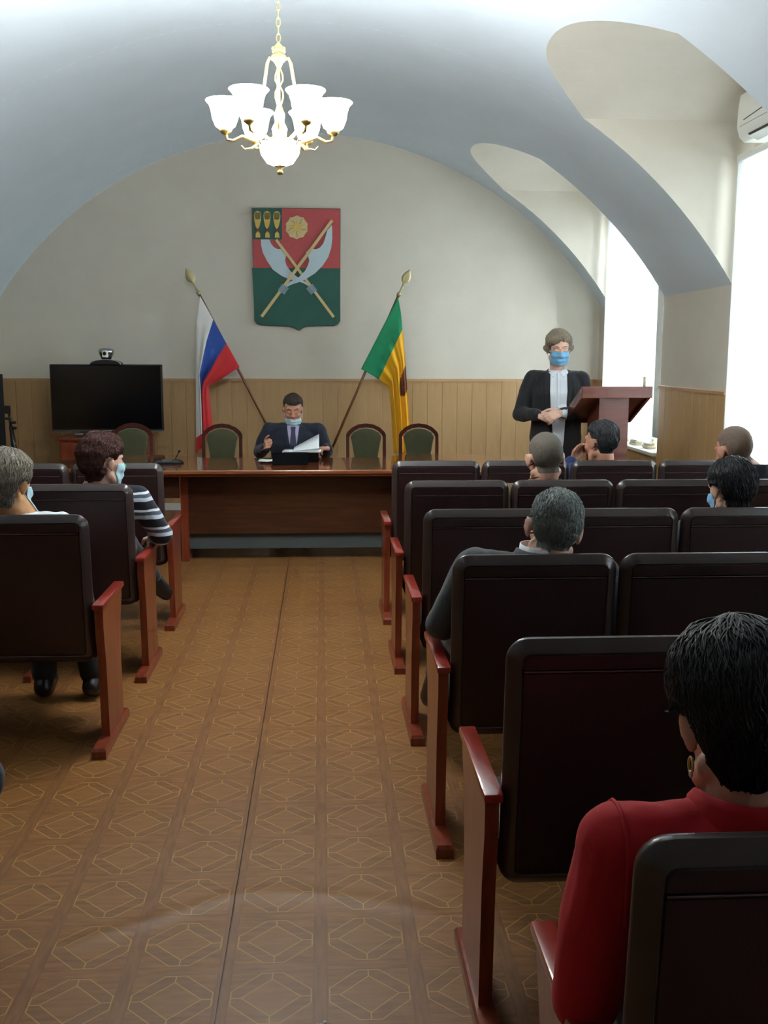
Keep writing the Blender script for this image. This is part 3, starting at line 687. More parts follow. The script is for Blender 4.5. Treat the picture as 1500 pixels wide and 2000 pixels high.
def russian(t, foot):
    top = [(-1.155, 2.10), (-1.19, 1.85), (-1.21, 1.32), (-1.225, .60)]
    bot = [(-.792, 1.43), (-1.095, 1.235), (-1.075, 1.02), (-1.06, .80)]
    def P(s, u):
        a, b = path(top, u), path(bot, u); k = sm(.42, .6, u); q = s
        # lower down the blue stripe folds away behind white and red
        w = s / .333 * .42 if s < .333 else (.42 - .10 * math.sin((s - .333) / .333 * PI) + .02 * (s - .333) if s < .667 else .42 + (s - .667) / .333 * .58)
        q = lerp(s, w, k)
        x = lerp(a.x, b.x, q); z = lerp(a.y, b.y, lerp(s, q, .6))
        hoist = V((-1.155, 2.10)).lerp(V((-.792, 1.43)), s)
        h = sm(0, .16, u); x = lerp(hoist.x, x, h) if u < .16 else x; z = lerp(hoist.y, z, h) if u < .16 else z
        y = 10.0 - .02 * sm(.0, .2, u) + (.028 * math.sin(s * 14) + .014 * math.sin(s * 31 + 2)) * sm(.03, .45, u)
        if .333 < s < .667: y += .05 * k * math.sin((s - .333) / .333 * PI)
        y -= .02 * math.sin(s * PI) * sm(.05, .3, u)
        return (x, y - .016, z)
    cloth_grid(t, foot, P, 60, 60, [fw, fb, fr], lambda s, u: (0 if s < .333 else (1 if s < .667 else 2)) if u < .9 or s > .45 else 2)
flag((-.235, 10.0, .265), (-1.168, 10.0, 2.125), 'white, blue and red striped flag drooping on a wooden pole', russian)
def regional(t, foot):
    h0, h1 = V((.728, 2.10)), V((.372, 1.415))
    top = [(.728, 2.10), (.755, 1.95), (.80, 1.5), (.838, 1.0), (.862, .60)]
    bot = [(.372, 1.415), (.50, 1.345), (.645, 1.235), (.668, 1.0), (.69, .60)]
    def P(s, u):
        a, b = path(top, u), path(bot, u)
        q = s + .05 * math.sin(s * 19) * sm(.3, .6, u)
        x = lerp(a.x, b.x, q); z = lerp(a.y, b.y, s)
        y = 10.0 - .02 + (.018 * math.sin(s * 19 + 1.2) + .008 * math.sin(s * 37)) * sm(.06, .45, u) - .03 * math.sin(s * PI) * sm(.05, .3, u)
        return (x, y - .016, z)
    def pick(s, u):
        if u < .205: return 0
        if .43 < u < .60 and s < .46 and (s - .12) ** 2 / .34 ** 2 + (u - .515) ** 2 / .085 ** 2 < 1: return 2
        return 1
    cloth_grid(t, foot, P, 60, 78, [fg, fy, fe], pick)
flag((-.075, 10.0, .265), (.738, 10.0, 2.125), 'green and yellow flag with a brown emblem on a wooden pole', regional)

# ================================================================ painted shield on the back wall
sh = empty('coat_of_arms', (-.245, YB, 1.79)); tag(sh, 'red and green shield with crossed silver poleaxes on the back wall', 'coat of arms')
KS = .000672
def uv(cx, cy): return ((cx - .021 * (cy - 128) - 722) * KS, (1905 - cy) * .00065)
def relief(name, pts, y, th, m, parent=sh, raw=False):
    q = pts if raw else [uv(*p) for p in pts]
    mb = MB(); mb.prism(q, -y, -y - th, 'y'); o = mb.build(name, m, parent); return o
c_red, c_green, c_dk = mat('shield_red', (186, 76, 76), .55, .06), mat('shield_green', (24, 92, 78), .55, .08), mat('shield_rim', (54, 66, 62), .6)
c_ax, c_ring, c_gold, c_tan, c_line = mat('axe_silver', (188, 208, 214), .5, .04), mat('axe_binding_grey', (132, 156, 170), .5), mat('shield_gold', (206, 178, 84), .5, .08), mat('shaft_tan', (208, 186, 130), .5, .05), mat('relief_line', (120, 104, 62), .6)
out = [(95, 128), (1352, 128), (1378, 1760), (1340, 1812), (1290, 1832), (1040, 1838), (900, 1846), (830, 1868), (790, 1905), (770, 1905), (722, 1868), (650, 1846), (420, 1838), (235, 1832), (180, 1812), (142, 1760)]
def grow(p, d):
    c = V((740, 990)); return [(x + (1 if x > c.x else -1) * d, y + (1 if y > c.y else -1) * d) for x, y in p]
relief('board', grow(out, 8), .004, .022, c_dk)
relief('field', [(95, 990), (1372, 990)] + out[2:], .024, .004, c_green); relief('field', out[:2] + [(1368, 992), (118, 992)], .024, .004, c_red)
relief('canton', [(98, 130), (520, 130), (525, 575), (110, 575)], .028, .003, c_green)
for i, cx in enumerate((172, 308, 447)):
    relief('mace_head', [(cx - 52, 235), (cx - 40, 185), (cx, 165), (cx + 40, 185), (cx + 52, 235), (cx + 48, 300), (cx + 28, 390), (cx, 430), (cx - 26, 390), (cx - 46, 300)], .031, .004, c_gold)
    relief('mace_tip', [(cx - 36, 190), (cx + 36, 190), (cx + 44, 240), (cx + 30, 290), (cx - 28, 290), (cx - 44, 240)], .0352, .002, c_line)
    relief('mace_collar', [(cx - 30, 400), (cx + 6, 430), (cx + 42, 400), (cx + 24, 440), (cx + 38, 490), (cx + 6, 460), (cx - 22, 490), (cx - 12, 440)], .0352, .002, mat('mace_collar', (122, 48, 44), .6) if i == 0 else bpy.data.materials['mace_collar'])
    relief('mace_foot', [(cx - 26, 550), (cx - 24, 490), (cx + 6, 458), (cx + 36, 490), (cx + 42, 550)], .031, .004, c_gold)
rc = (736, 398)
relief('rose', [(rc[0] + (158 if k % 2 else 174) * math.sin(k * PI / 10) * .95, rc[1] - (158 if k % 2 else 174) * math.cos(k * PI / 10)) for k in range(20)], .028, .006, c_tan)
for k in range(5):
    a = k * 2 * PI / 5 + PI / 5; w_ = .42
    mb = MB(); mb.tube([V((uv(rc[0] + r * math.sin(a + d), rc[1] - r * math.cos(a + d))[0], -.0345, uv(rc[0] + r * math.sin(a + d), rc[1] - r * math.cos(a + d))[1])) for r, d in ((60, 0), (95, .1), (120, -.12), (150, 0))], .0022, 5); mb.build('petal_edge', c_line, sh)
    a = k * 2 * PI / 5
    relief('sepal', [(rc[0] + r * math.sin(a + d), rc[1] - r * math.cos(a + d)) for r, d in ((55, -.25), (118, 0), (55, .25))], .034, .002, c_gold)
relief('rose_heart', [(rc[0] + 52 * math.sin(a), rc[1] - 52 * math.cos(a)) for a in [2 * PI * k / 20 for k in range(20)]], .034, .005, c_gold)
R_BL = [(1240, 360), (1247, 420), (1250, 560), (1238, 690), (1195, 830), (1120, 950), (1010, 1065), (880, 1150), (760, 1205), (680, 1230), (590, 1275), (600, 1240), (640, 1195), (760, 1140), (860, 1035), (905, 950), (922, 880), (905, 820), (868, 770), (940, 690), (975, 712), (1020, 715), (1075, 690), (1120, 630), (1150, 540), (1175, 440)]
L_BL = [(222, 578), (225, 660), (250, 770), (310, 890), (400, 1020), (520, 1105), (640, 1160), (760, 1185), (850, 1215), (925, 1262), (905, 1222), (830, 1165), (740, 1115), (650, 1035), (590, 950), (572, 880), (585, 820), (612, 775), (545, 690), (505, 712), (460, 715), (410, 690), (370, 640), (345, 578)]
def bar(p, q, wd): d = (V(q) - V(p)).normalized() * wd / 2; n = V((-d.y, d.x)); return [tuple(V(p) + n), tuple(V(q) + n), tuple(V(q) - n), tuple(V(p) - n)]
relief('poleaxe_blade', L_BL, .028, .004, c_ax); relief('poleaxe_shaft', bar((440, 580), (1290, 1712), 40), .0325, .004, c_tan)
relief('poleaxe_blade', R_BL, .037, .004, c_ax); relief('poleaxe_shaft', bar((1245, 295), (240, 1712), 44), .0415, .004, c_tan)
for p, q in (((925, 1255), (1000, 1350)), ((585, 1255), (520, 1350))):
    for j in range(5):
        c = V(p).lerp(V(q), (j + .5) / 5); d = (V(q) - V(p)).normalized(); n = V((-d.y, d.x))
        relief('binding_ring', [tuple(c + n * 58 + d * 11), tuple(c - n * 58 + d * 11), tuple(c - n * 58 - d * 9), tuple(c + n * 58 - d * 9)], .0455, .003, c_ring)  # binding rings use a darker blue-grey than the blades

# ================================================================ chandelier
ch = empty('chandelier', (-.188, 4.9, 2.372)); tag(ch, 'lit brass chandelier with six white glass shades under the vault', 'chandelier')
def shade_mat(name, s):
    t = NT(name); e = t.node('ShaderNodeEmission'); e.inputs[0].default_value = (1, .97, .9, 1); e.inputs[1].default_value = s; t.t.links.new(e.outputs[0], t.out.inputs[0]); return t.m
M['shade'] = shade_mat('lit_glass_shade', 62.0); M['bowl'] = shade_mat('lit_glass_bowl', 40.0)
MB().lathe([(.012, 0), (.016, .012), (.008, .022), (.024, .034), (.03, .04)], 16).build('finial', M['brass'], ch, True)
mb = MB(); mb.lathe([(.02, .034), (.06, .05), (.085, .085), (.094, .125), (.097, .135), (.09, .135), (.08, .09), (.05, .056)], 28, cap=False); mb.build('bottom_bowl', M['bowl'], ch, True)
MB().lathe([(.05, .13), (.055, .15), (.03, .165), (.035, .2), (.02, .23), (.025, .26), (.012, .30)], 18).build('hub', M['brass'], ch, True)
SH = None
for k in range(6):
    a = PI / 6 + k * PI / 3 + .0; d = V((math.cos(a + PI / 6), math.sin(a + PI / 6), 0)); Z = V((0, 0, 1))
    arm = MB(); arm.tube([d * .04 + Z * .155, d * .08 + Z * .135, d * .13 + Z * .15, d * .17 + Z * .165, d * .21 + Z * .145, d * .238 + Z * .15, d * .245 + Z * .178], [.009, .009, .008, .007, .007, .007, .009], 8); a_ = arm.build('arm', M['brass'], ch, True)
    sc2 = MB(); sc2.tube([d * .09 + Z * .145, d * .125 + Z * .115, d * .16 + Z * .108, d * .175 + Z * .125], [.005, .005, .004, .002], 6); sc2.build('scroll', M['brass'], a_, True)
    mb = MB(); mb.lathe([(.012, .172), (.026, .182), (.03, .196)], 14, tuple(d * .245)); mb.build('shade_holder', M['brass'], a_, True)
    mb = MB(); mb.lathe([(.026, .194), (.045, .208), (.058, .24), (.064, .275), (.072, .30), (.088, .318), (.085, .321), (.068, .302), (.058, .27), (.052, .24), (.04, .212), (.02, .202)], 24, tuple(d * .245), cap=False); mb.build('glass_shade', M['shade'], ch, True)
    L = bpy.data.lights.new('bulb', 'POINT'); L.energy = 21; L.shadow_soft_size = .03; L.color = (.96, .98, 1.0); lo = bpy.data.objects.new('bulb', L); col.objects.link(lo); lo.parent = ch; lo.location = d * .245 + Z * .305
for k in range(3):
    a = PI / 2 + k * 2 * PI / 3 + PI; d = V((math.cos(a), math.sin(a), 0)); Z = V((0, 0, 1))
    mb = MB(); mb.tube([d * .012 + Z * .50, d * .05 + Z * .512, d * .062 + Z * .49, d * .075 + Z * .42, d * .10 + Z * .30, d * .12 + Z * .21, d * .10 + Z * .165], [.007, .007, .008, .008, .009, .007, .006], 8); mb.build('strut', M['brass'], ch, True)
for s in (-1, 1):
    mb = MB(); mb.tube([V((s * .003, 0, .47)), V((s * .017, 0, .43)), V((s * .017, 0, .41)), V((s * .004, 0, .385)), V((s * .017, 0, .36)), V((s * .017, 0, .335)), V((s * .003, 0, .29))], .0035, 6); mb.build('filigree', M['brass'], ch, True)
MB().lathe([(.006, .46), (.02, .485), (.036, .50), (.034, .515), (.018, .522), (.026, .535), (.03, .548), (.014, .56), (.004, .575)], 18).build('crown', M['brass'], ch, True)
for k in range(4):
    a = PI / 4 + k * PI / 2; MB().sphere((.034 * math.cos(a), .034 * math.sin(a), .54), .008, seg=8, ring=6).build('bead', M['brass'], ch, True)
for k in range(20):
    z = .572 + k * .0335
    if z > 1.24: break
    R3 = Matrix.Rotation(PI / 2 * (k % 2), 3, 'Z'); mb = MB(); mb.tube([R3 @ V((.009 * math.sin(2 * PI * i / 10), 0, .019 * math.cos(2 * PI * i / 10))) + V((0, 0, z + .019)) for i in range(11)], .0025, 5, cap=False); mb.build('chain_link', M['brass'], ch, True)
MB().lathe([(.004, 1.225), (.05, 1.245), (.062, 1.262), (.062, 1.282)], 20).build('ceiling_rose', M['brass'], ch, True)
# ================================================================ people
def fuse(mb, voxel, smooth=4, name='tmp'):
    """one continuous surface out of overlapping volumes"""
    o = mesh_obj(name, mb.v, mb.f); recalc_parts(o)
    md = o.modifiers.new('r', 'REMESH'); md.mode = 'VOXEL'; md.voxel_size = voxel; md.use_smooth_shade = True
    if smooth: m2 = o.modifiers.new('s', 'SMOOTH'); m2.factor = .5; m2.iterations = smooth
    dg = bpy.context.evaluated_depsgraph_get(); me = bpy.data.meshes.new_from_object(o.evaluated_get(dg))
    old = o.data; bpy.data.objects.remove(o); bpy.data.meshes.remove(old)
    for p in me.polygons: p.use_smooth = True
    return me
def recalc_parts(o): recalc(o)
def crumple(me, amp, scale, seed=0, amp2=0, scale2=30, keep=None):
    me.update(); vs = me.vertices; nr = [v.normal.copy() for v in vs]; off = V((seed * 7.3, seed * 3.1, seed))
    for v, n in zip(vs, nr):
        c = v.co; k = 1 if keep is None else keep(c)
        v.co = c + n * k * (amp * noise.noise(c * scale + off) + amp2 * noise.noise(V((c.x * scale2, c.y * scale2, c.z * scale2 * .45)) + off))
    me.update()
def bvh_of(me): return BVHTree.FromPolygons([v.co.copy() for v in me.vertices], [tuple(p.vertices) for p in me.polygons])
def skin_mat(name, rgb, red=.25):
    t = NT(name); c = lin(rgb); f = t.noise(t.coord(), 30, 4, .6)
    t.set(t.ramp(f, [(.3, tuple(x * .9 for x in c)), (.7, tuple(min(1, x * 1.06) for x in c))]), .5, 0, .4)
    t.bump(t.noise(t.coord(), 400, 2), .12, .001); return t.m
def hair_mat(name, dark, light, rough=.45):
    t = NT(name); f = t.noise(t.mapping(t.coord(), (140, 140, 25)), 1.5, 4, .7); g = t.noise(t.coord(), 9, 3)
    t.set(t.mix(t.math('MULTIPLY', g, .5), t.ramp(f, [(.3, lin(dark)), (.72, lin(light))]), lin(dark)), rough, 0, .35); t.bump(f, .6, .004); return t.m

def head_prims(mb, Mh, s=1.0, jaw=1.0, ears=True):
    R3 = Mh.to_3x3()
    def E(c, r, rot=None): mb.sphere(Mh @ (V(c) * s), [a * s for a in r], R3 @ rot if rot else R3, 20, 14)
    def C(p, q, a, b): mb.cap(Mh @ (V(p) * s), Mh @ (V(q) * s), a * s, b * s, 12)
    E((0, -.012, .038), (.074, .096, .086)); E((0, -.03, .03), (.072, .075, .078))
    E((0, .03, .01), (.064, .062, .078)); E((0, .036, -.042), (.054 * jaw, .052, .066)); C((0, .062, -.088), (0, .056, -.088), .026, .026)
    C((-.036 * jaw, .03, -.078), (.036 * jaw, .03, -.078), .03, .03); C((.05 * jaw, -.002, -.055), (.034 * jaw, .04, -.088), .024, .022); C((-.05 * jaw, -.002, -.055), (-.034 * jaw, .04, -.088), .024, .022)
    for q in (-1, 1):
        E((q * .036, .06, -.022), (.026, .026, .026)); C((q * .012, .084, .032), (q * .044, .072, .034), .011, .012)
        E((q * .031, .076, .010), (.016, .012, .012))
        if ears:
            rot = Matrix.Rotation(q * -.5, 3, 'Z') @ Matrix.Rotation(-.2, 3, 'X')
            E((q * .0855, -.009, .004), (.0065, .019, .031), rot); E((q * .081, -.004, -.022), (.007, .010, .013), rot); C((q * .070, .004, .0), (q * .084, -.006, .004), .012, .009)
    C((0, .088, .024), (0, .106, -.020), .008, .0115); E((.011, .094, -.026), (.009, .011, .008)); E((-.011, .094, -.026), (.009, .011, .008))
    C((-.018, .083, -.054), (.018, .083, -.054), .0085, .0085); C((-.014, .083, -.064), (.014, .083, -.064), .009, .009)

def hand_prims(mb, wrist, fwd, palm, side, curl=.5, s=1.0, spread=.12, thumb=.5):
    """palm: direction the palm faces; side: +1 when the thumb lies along +(fwd x palm)"""
    w = V(wrist); f = V(fwd).normalized(); n = V(palm); n = (n - f * n.dot(f)).normalized(); t = f.cross(n) * side
    for k in range(4):                     # palm: four metacarpals side by side
        o = t * (.027 - .018 * k) * s; mb.cap(w + o * .6 + f * .012 * s, w + o + f * (.088 - .004 * abs(k - 1)) * s, .0145 * s, .0125 * s, 10)
    for k, L in enumerate((.072, .08, .074, .058)):
        o = t * (.027 - .018 * k) * s; p = w + o + f * (.088 - .004 * abs(k - 1)) * s; d = (f + t * spread * (1.2 - .8 * k)).normalized(); a = 0
        for j, (q, r0, r1) in enumerate(((.46, .0098, .0088), (.30, .0088, .008), (.24, .008, .0066))):
            a += curl * (.75, 1.0, .7)[j] * (1 + .12 * k); dd = (d * math.cos(a) + n * math.sin(a)).normalized(); e = p + dd * L * q * s
            mb.cap(p, e, r0 * s, r1 * s, 10); p = e
    p = w + t * .02 * s + f * .02 * s; d = (t * .85 + f * .7 + n * .35 * thumb).normalized(); e = p + d * .042 * s; mb.cap(p, e, .0155 * s, .0125 * s, 10)
    d = (t * (.5 - .5 * thumb) + f * .9 + n * .6 * thumb).normalized(); g = e + d * .032 * s; mb.cap(e, g, .0115 * s, .0105 * s, 10); d = (d + n * .4 * thumb - t * .3 * thumb).normalized(); mb.cap(g, g + d * .026 * s, .0105 * s, .008 * s, 10)

def torso_loft(mb, J, secs, n=24):
    """secs: list of (centre, rx, ry); superellipse rings, tapering to a closed cap"""
    rings = []; ax = J['ax']; fw_ = J['fw']
    for c, rx, ry in secs:
        ring = []
        for k in range(n):
            a = 2 * PI * k / n; ca, sa = math.cos(a), math.sin(a); e = .82
            ring.append(V(c) + ax * rx * math.copysign(abs(ca) ** e, ca) + fw_ * ry * math.copysign(abs(sa) ** e, sa))
        rings.append(ring)
    mb.loft(rings)
def seated(dz=0, lean=0, sw=.19, tx=0, hip=.50, chest=.80, nk=.93, head=(0, .05, 1.055), yaw=0, pitch=0, roll=0, **kw):
    """pose in the person's own frame: x right, y forward, z up; origin on the floor below the pelvis"""
    J = dict(pel=(0, 0, hip), waist=(tx * .4, -.02 + lean * .3, hip + .16), chest=(tx, lean * .7, chest), sho=(tx, lean * .9 + .0, nk - .055), neckb=(tx, lean + .005, nk), head=head, yaw=yaw, pitch=pitch, roll=roll,
             shR=(tx + sw, lean * .9 + .01, nk - .075), shL=(tx - sw, lean * .9 + .01, nk - .075), elR=(tx + sw + .06, lean + .05, .64), elL=(tx - sw - .06, lean + .05, .64),
             wrR=(.12, .30, .60), wrL=(-.12, .30, .60), hfR=(-.35, 1, -.2), hfL=(.35, 1, -.2), hpR=(0, 0, -1), hpL=(0, 0, -1), curl=.45,
             hpvR=(.09, .02, hip - .02), hpvL=(-.09, .02, hip - .02), knR=(.11, .44, .49), knL=(-.11, .44, .49), anR=(.11, .42, .09), anL=(-.11, .42, .09), toR=(.12, .56, .035), toL=(-.12, .56, .035))
    J.update(kw); return J
def prep(J):
    for k in list(J):
        if isinstance(J[k], tuple): J[k] = V(J[k])
    J['ax'] = (J['shR'] - J['shL']).normalized(); up = (J['neckb'] - J['pel']).normalized(); J['fw'] = up.cross(J['ax']).normalized()
    J['Mh'] = Matrix.Translation(J['head']) @ Matrix.Rotation(J['yaw'], 4, 'Z') @ Matrix.Rotation(J['pitch'], 4, 'X') @ Matrix.Rotation(J['roll'], 4, 'Y')
    return J
def lower_neck(J): return J['Mh'] @ V((0, -.02, -.06))
def make_person(loc, rz, J, label, skin, top, bottom, shoe, voxel=.007, cvox=.008, hs=1.0, jaw=1.0, bulk=1.0, waistk=1.0, seed=1, hands='LR', legs=True, collar=None, sleeve=1.0, smooth=3, top_name='jacket', bottom_name='trousers', hem=0):
    prep(J); b = bulk
    mb = MB()
    torso_loft(mb, J, [(J['pel'] - V((0, 0, .06)), .10, .08), (J['pel'], .135, .095), (J['waist'], .115, .085), (J['chest'], .135 * b, .095), (J['sho'], .13, .07), (J['neckb'], .06, .055), (J['neckb'] + V((0, 0, .02)), .03, .03)])
    ln = lower_neck(J); mb.cap(J['neckb'] - V((0, 0, .02)), ln, .060 * hs * (.95 + .05 * b), .056 * hs, 16); mb.cap(J['neckb'], J['Mh'] @ V((0, .0, -.03)), .05 * hs, .05 * hs)
    head_prims(mb, J['Mh'], hs, jaw)
    for s in 'LR':
        mb.cap(J['sho'], J['sh' + s], .05, .048); mb.cap(J['sh' + s], J['el' + s], .045, .038); mb.cap(J['el' + s], J['wr' + s], .037, .026)
        d = J['wr' + s] - J['el' + s]
        hand_prims(mb, J['wr' + s], J['hf' + s], J['hp' + s], J.get('ts' + s, 1 if s == 'R' else -1), J.get('curl' + s, J['curl']), 1.0 * J.get('hscale', 1), thumb=J.get('thumb', .5))
        mb.cap(J['hpv' + s], J['kn' + s], .07, .052); mb.cap(J['kn' + s], J['an' + s], .05, .036); mb.cap(J['an' + s], J['to' + s], .034, .028)
    me = fuse(mb, voxel, smooth); me.name = 'person'; me.materials.append(skin)
    Mi = J['Mh'].inverted()
    for v in me.vertices:                   # eye hollows and the fold under the brow
        q = Mi @ v.co / hs
        if q.y > .04:
            for sx in (-1, 1):
                dd = ((q.x - sx * .031) / .018) ** 2 + ((q.z - .022) / .011) ** 2
                if dd < 1: v.co = J['Mh'] @ ((q - V((0, .006 * (1 - dd), 0))) * hs)
    o = link(bpy.data.objects.new('person', me)); o.location = loc; o.rotation_euler = (0, 0, rz); tag(o, label, 'person')
    J['bvh'] = bvh_of(me)
    # upper garment
    mb = MB(); P = J['pel']; W = J['waist']; Cc = J['chest']; S = J['sho']; N = J['neckb']
    secs = [(P + V((0, 0, -.05 - hem)), .165 * b * (1 + hem * .2), .125 * b), (P + V((0, .0, .03)), .172 * b * waistk, .128 * b), (W, .162 * b * waistk, .122 * b), (Cc, .178 * b, .126 * b), (S + V((0, 0, -.02)), .165 * b, .105 * b), (S + V((0, 0, .03)), .12 * b, .085), (N + V((0, 0, .0)), .068, .066), (N + V((0, 0, .012)), .05, .05)]
    torso_loft(mb, J, secs)
    for s in 'LR':
        sh, el, wr = J['sh' + s], J['el' + s], J['wr' + s]
        mb.cap(N + (sh - N) * .25 - V((0, 0, .02)), sh, .045, .062 * b); mb.cap(sh, sh.lerp(el, .5), .064 * b, .06 * b); mb.cap(sh.lerp(el, .5), el, .06 * b, .053 * b); we = el.lerp(wr, .93 * sleeve); mb.cap(el, we, .053 * b, .04 * b)
        mb.cap(Cc + (sh - Cc) * .3, sh - V((0, 0, .05)), .09 * b, .06 * b)
    me2 = fuse(mb, cvox, 3); crumple(me2, .007, 9, seed, .0035, 26); me2.materials.append(top); J['topbvh'] = bvh_of(me2)
    g = link(bpy.data.objects.new(top_name, me2), o); J['top'] = g
    if collar:
        cm, h, r0 = collar; mb = MB(); rings = []
        for (rr, zz, k) in ((r0 + .010, -.03, 1), (r0 + .006, h * .5, 1), (r0, h, .96), (r0 - .006, h, .96), (r0 - .004, -.03, .96)):
            rings.append([N + J['ax'] * rr * k * math.cos(a) + J['fw'] * (rr * 1.02 * math.sin(a) - .006) + V((0, 0, zz + .0 - (.028 if math.sin(a) > 0 else 0) * math.sin(a))) for a in [2 * PI * i / 28 for i in range(28)]])
        mb.loft(rings, cap=False); mb.build('collar', cm, g, True)
    # trousers or skirt, and shoes
    if legs:
        mb = MB(); mb.sphere(J['pel'] + V((0, 0, -.02)), (.165 * b, .12 * b, .10))
        for s in 'LR':
            mb.cap(J['pel'] + (J['hpv' + s] - J['pel']) * .9, J['kn' + s], .092 * b, .072 * b); k2 = J['kn' + s].lerp(J['an' + s], .93); mb.cap(J['kn' + s], k2, .070 * b, .055)
        me3 = fuse(mb, cvox * 1.2, 3); crumple(me3, .006, 9, seed + 3, .003, 24); me3.materials.append(bottom); J['pants'] = link(bpy.data.objects.new(bottom_name, me3), o)
        for s in 'LR':
            mb = MB(); a, t_ = J['an' + s], J['to' + s]; mb.cap(a + V((0, 0, -.01)), a + (a - t_) * .25 * V((1, 1, 0)).length / 1.4 + V((0, 0, -.045)), .045, .042); mb.cap(a, t_ + V((0, 0, .012)), .046, .038); mb.cap(a + V((0, 0, -.05)), t_, .036, .034)
            m4 = fuse(mb, .008, 3)
            for v in m4.vertices: v.co.z = max(v.co.z, .002)
            m4.materials.append(shoe); link(bpy.data.objects.new('shoe', m4), o)
    J['obj'] = o; J['hs'] = hs
    return o

def drape(parent, bvh, poly, frame, name, m, off=.004, th=.003, res=.008, maxd=.6, offset_fn=None):
    """lay a flat-cut piece of cloth (outline in frame x,z) on a surface, from the frame's front"""
    xs = [p[0] for p in poly]; zs = [p[1] for p in poly]; R3 = frame.to_3x3(); nv = {}; v = []; f = []
    nx = max(2, int((max(xs) - min(xs)) / res) + 1); nz = max(2, int((max(zs) - min(zs)) / res) + 1)
    d = R3 @ V((0, -1, 0))
    def row_span(z):
        hit = []
        for i in range(len(poly)):
            (x1, z1), (x2, z2) = poly[i], poly[(i + 1) % len(poly)]
            if (z1 - z) * (z2 - z) <= 0 and abs(z1 - z2) > 1e-9: hit.append(x1 + (x2 - x1) * (z - z1) / (z2 - z1))
        return (min(hit), max(hit)) if hit else None
    z0, z1 = min(zs) + 1e-5, max(zs) - 1e-5; last = None
    for j in range(nz + 1):
        z = z0 + (z1 - z0) * j / nz; sp = row_span(z)
        if not sp: return None
        for i in range(nx + 1):
            x = sp[0] + (sp[1] - sp[0]) * i / nx; o_ = frame @ V((x, maxd, z)); h = bvh.ray_cast(o_, d, maxd * 2)
            k = offset_fn(i / nx, j / nz) if offset_fn else 0
            if h[0] is not None: last = (o_ - h[0]).dot(-d) * -1; p = h[0] - d * (off + k)
            else: p = o_ + d * ((-last if last else maxd) - off)
            v.append(p)
    W_ = nx + 1
    for it in range(2):
        nvv = [p.copy() for p in v]
        for j in range(nz + 1):
            for i in range(W_):
                q = [v[b * W_ + a] for a, b in ((i - 1, j), (i + 1, j), (i, j - 1), (i, j + 1)) if 0 <= a < W_ and 0 <= b <= nz]
                avg = sum(((p - v[j * W_ + i]).dot(-d) for p in q), 0) / len(q); nvv[j * W_ + i] = v[j * W_ + i] - d * (avg * .5)
        v = nvv
    for j in range(nz):
        for i in range(nx): f.append((j * W_ + i, j * W_ + i + 1, (j + 1) * W_ + i + 1, (j + 1) * W_ + i))
    N = len(v); v2 = v + [p + d * (th + off * .8) for p in v]; f2 = f + [tuple(N + q for q in reversed(a)) for a in f]
    bd = [(j * W_, (j + 1) * W_) for j in range(nz)] + [((j + 1) * W_ + nx, j * W_ + nx) for j in range(nz)] + [(i + 1, i) for i in range(nx)] + [(nz * W_ + i, nz * W_ + i + 1) for i in range(nx)]
    f2 += [(a, b, N + b, N + a) for a, b in bd]
    o = mesh_obj(name, v2, f2, m, parent, True); recalc(o); return o

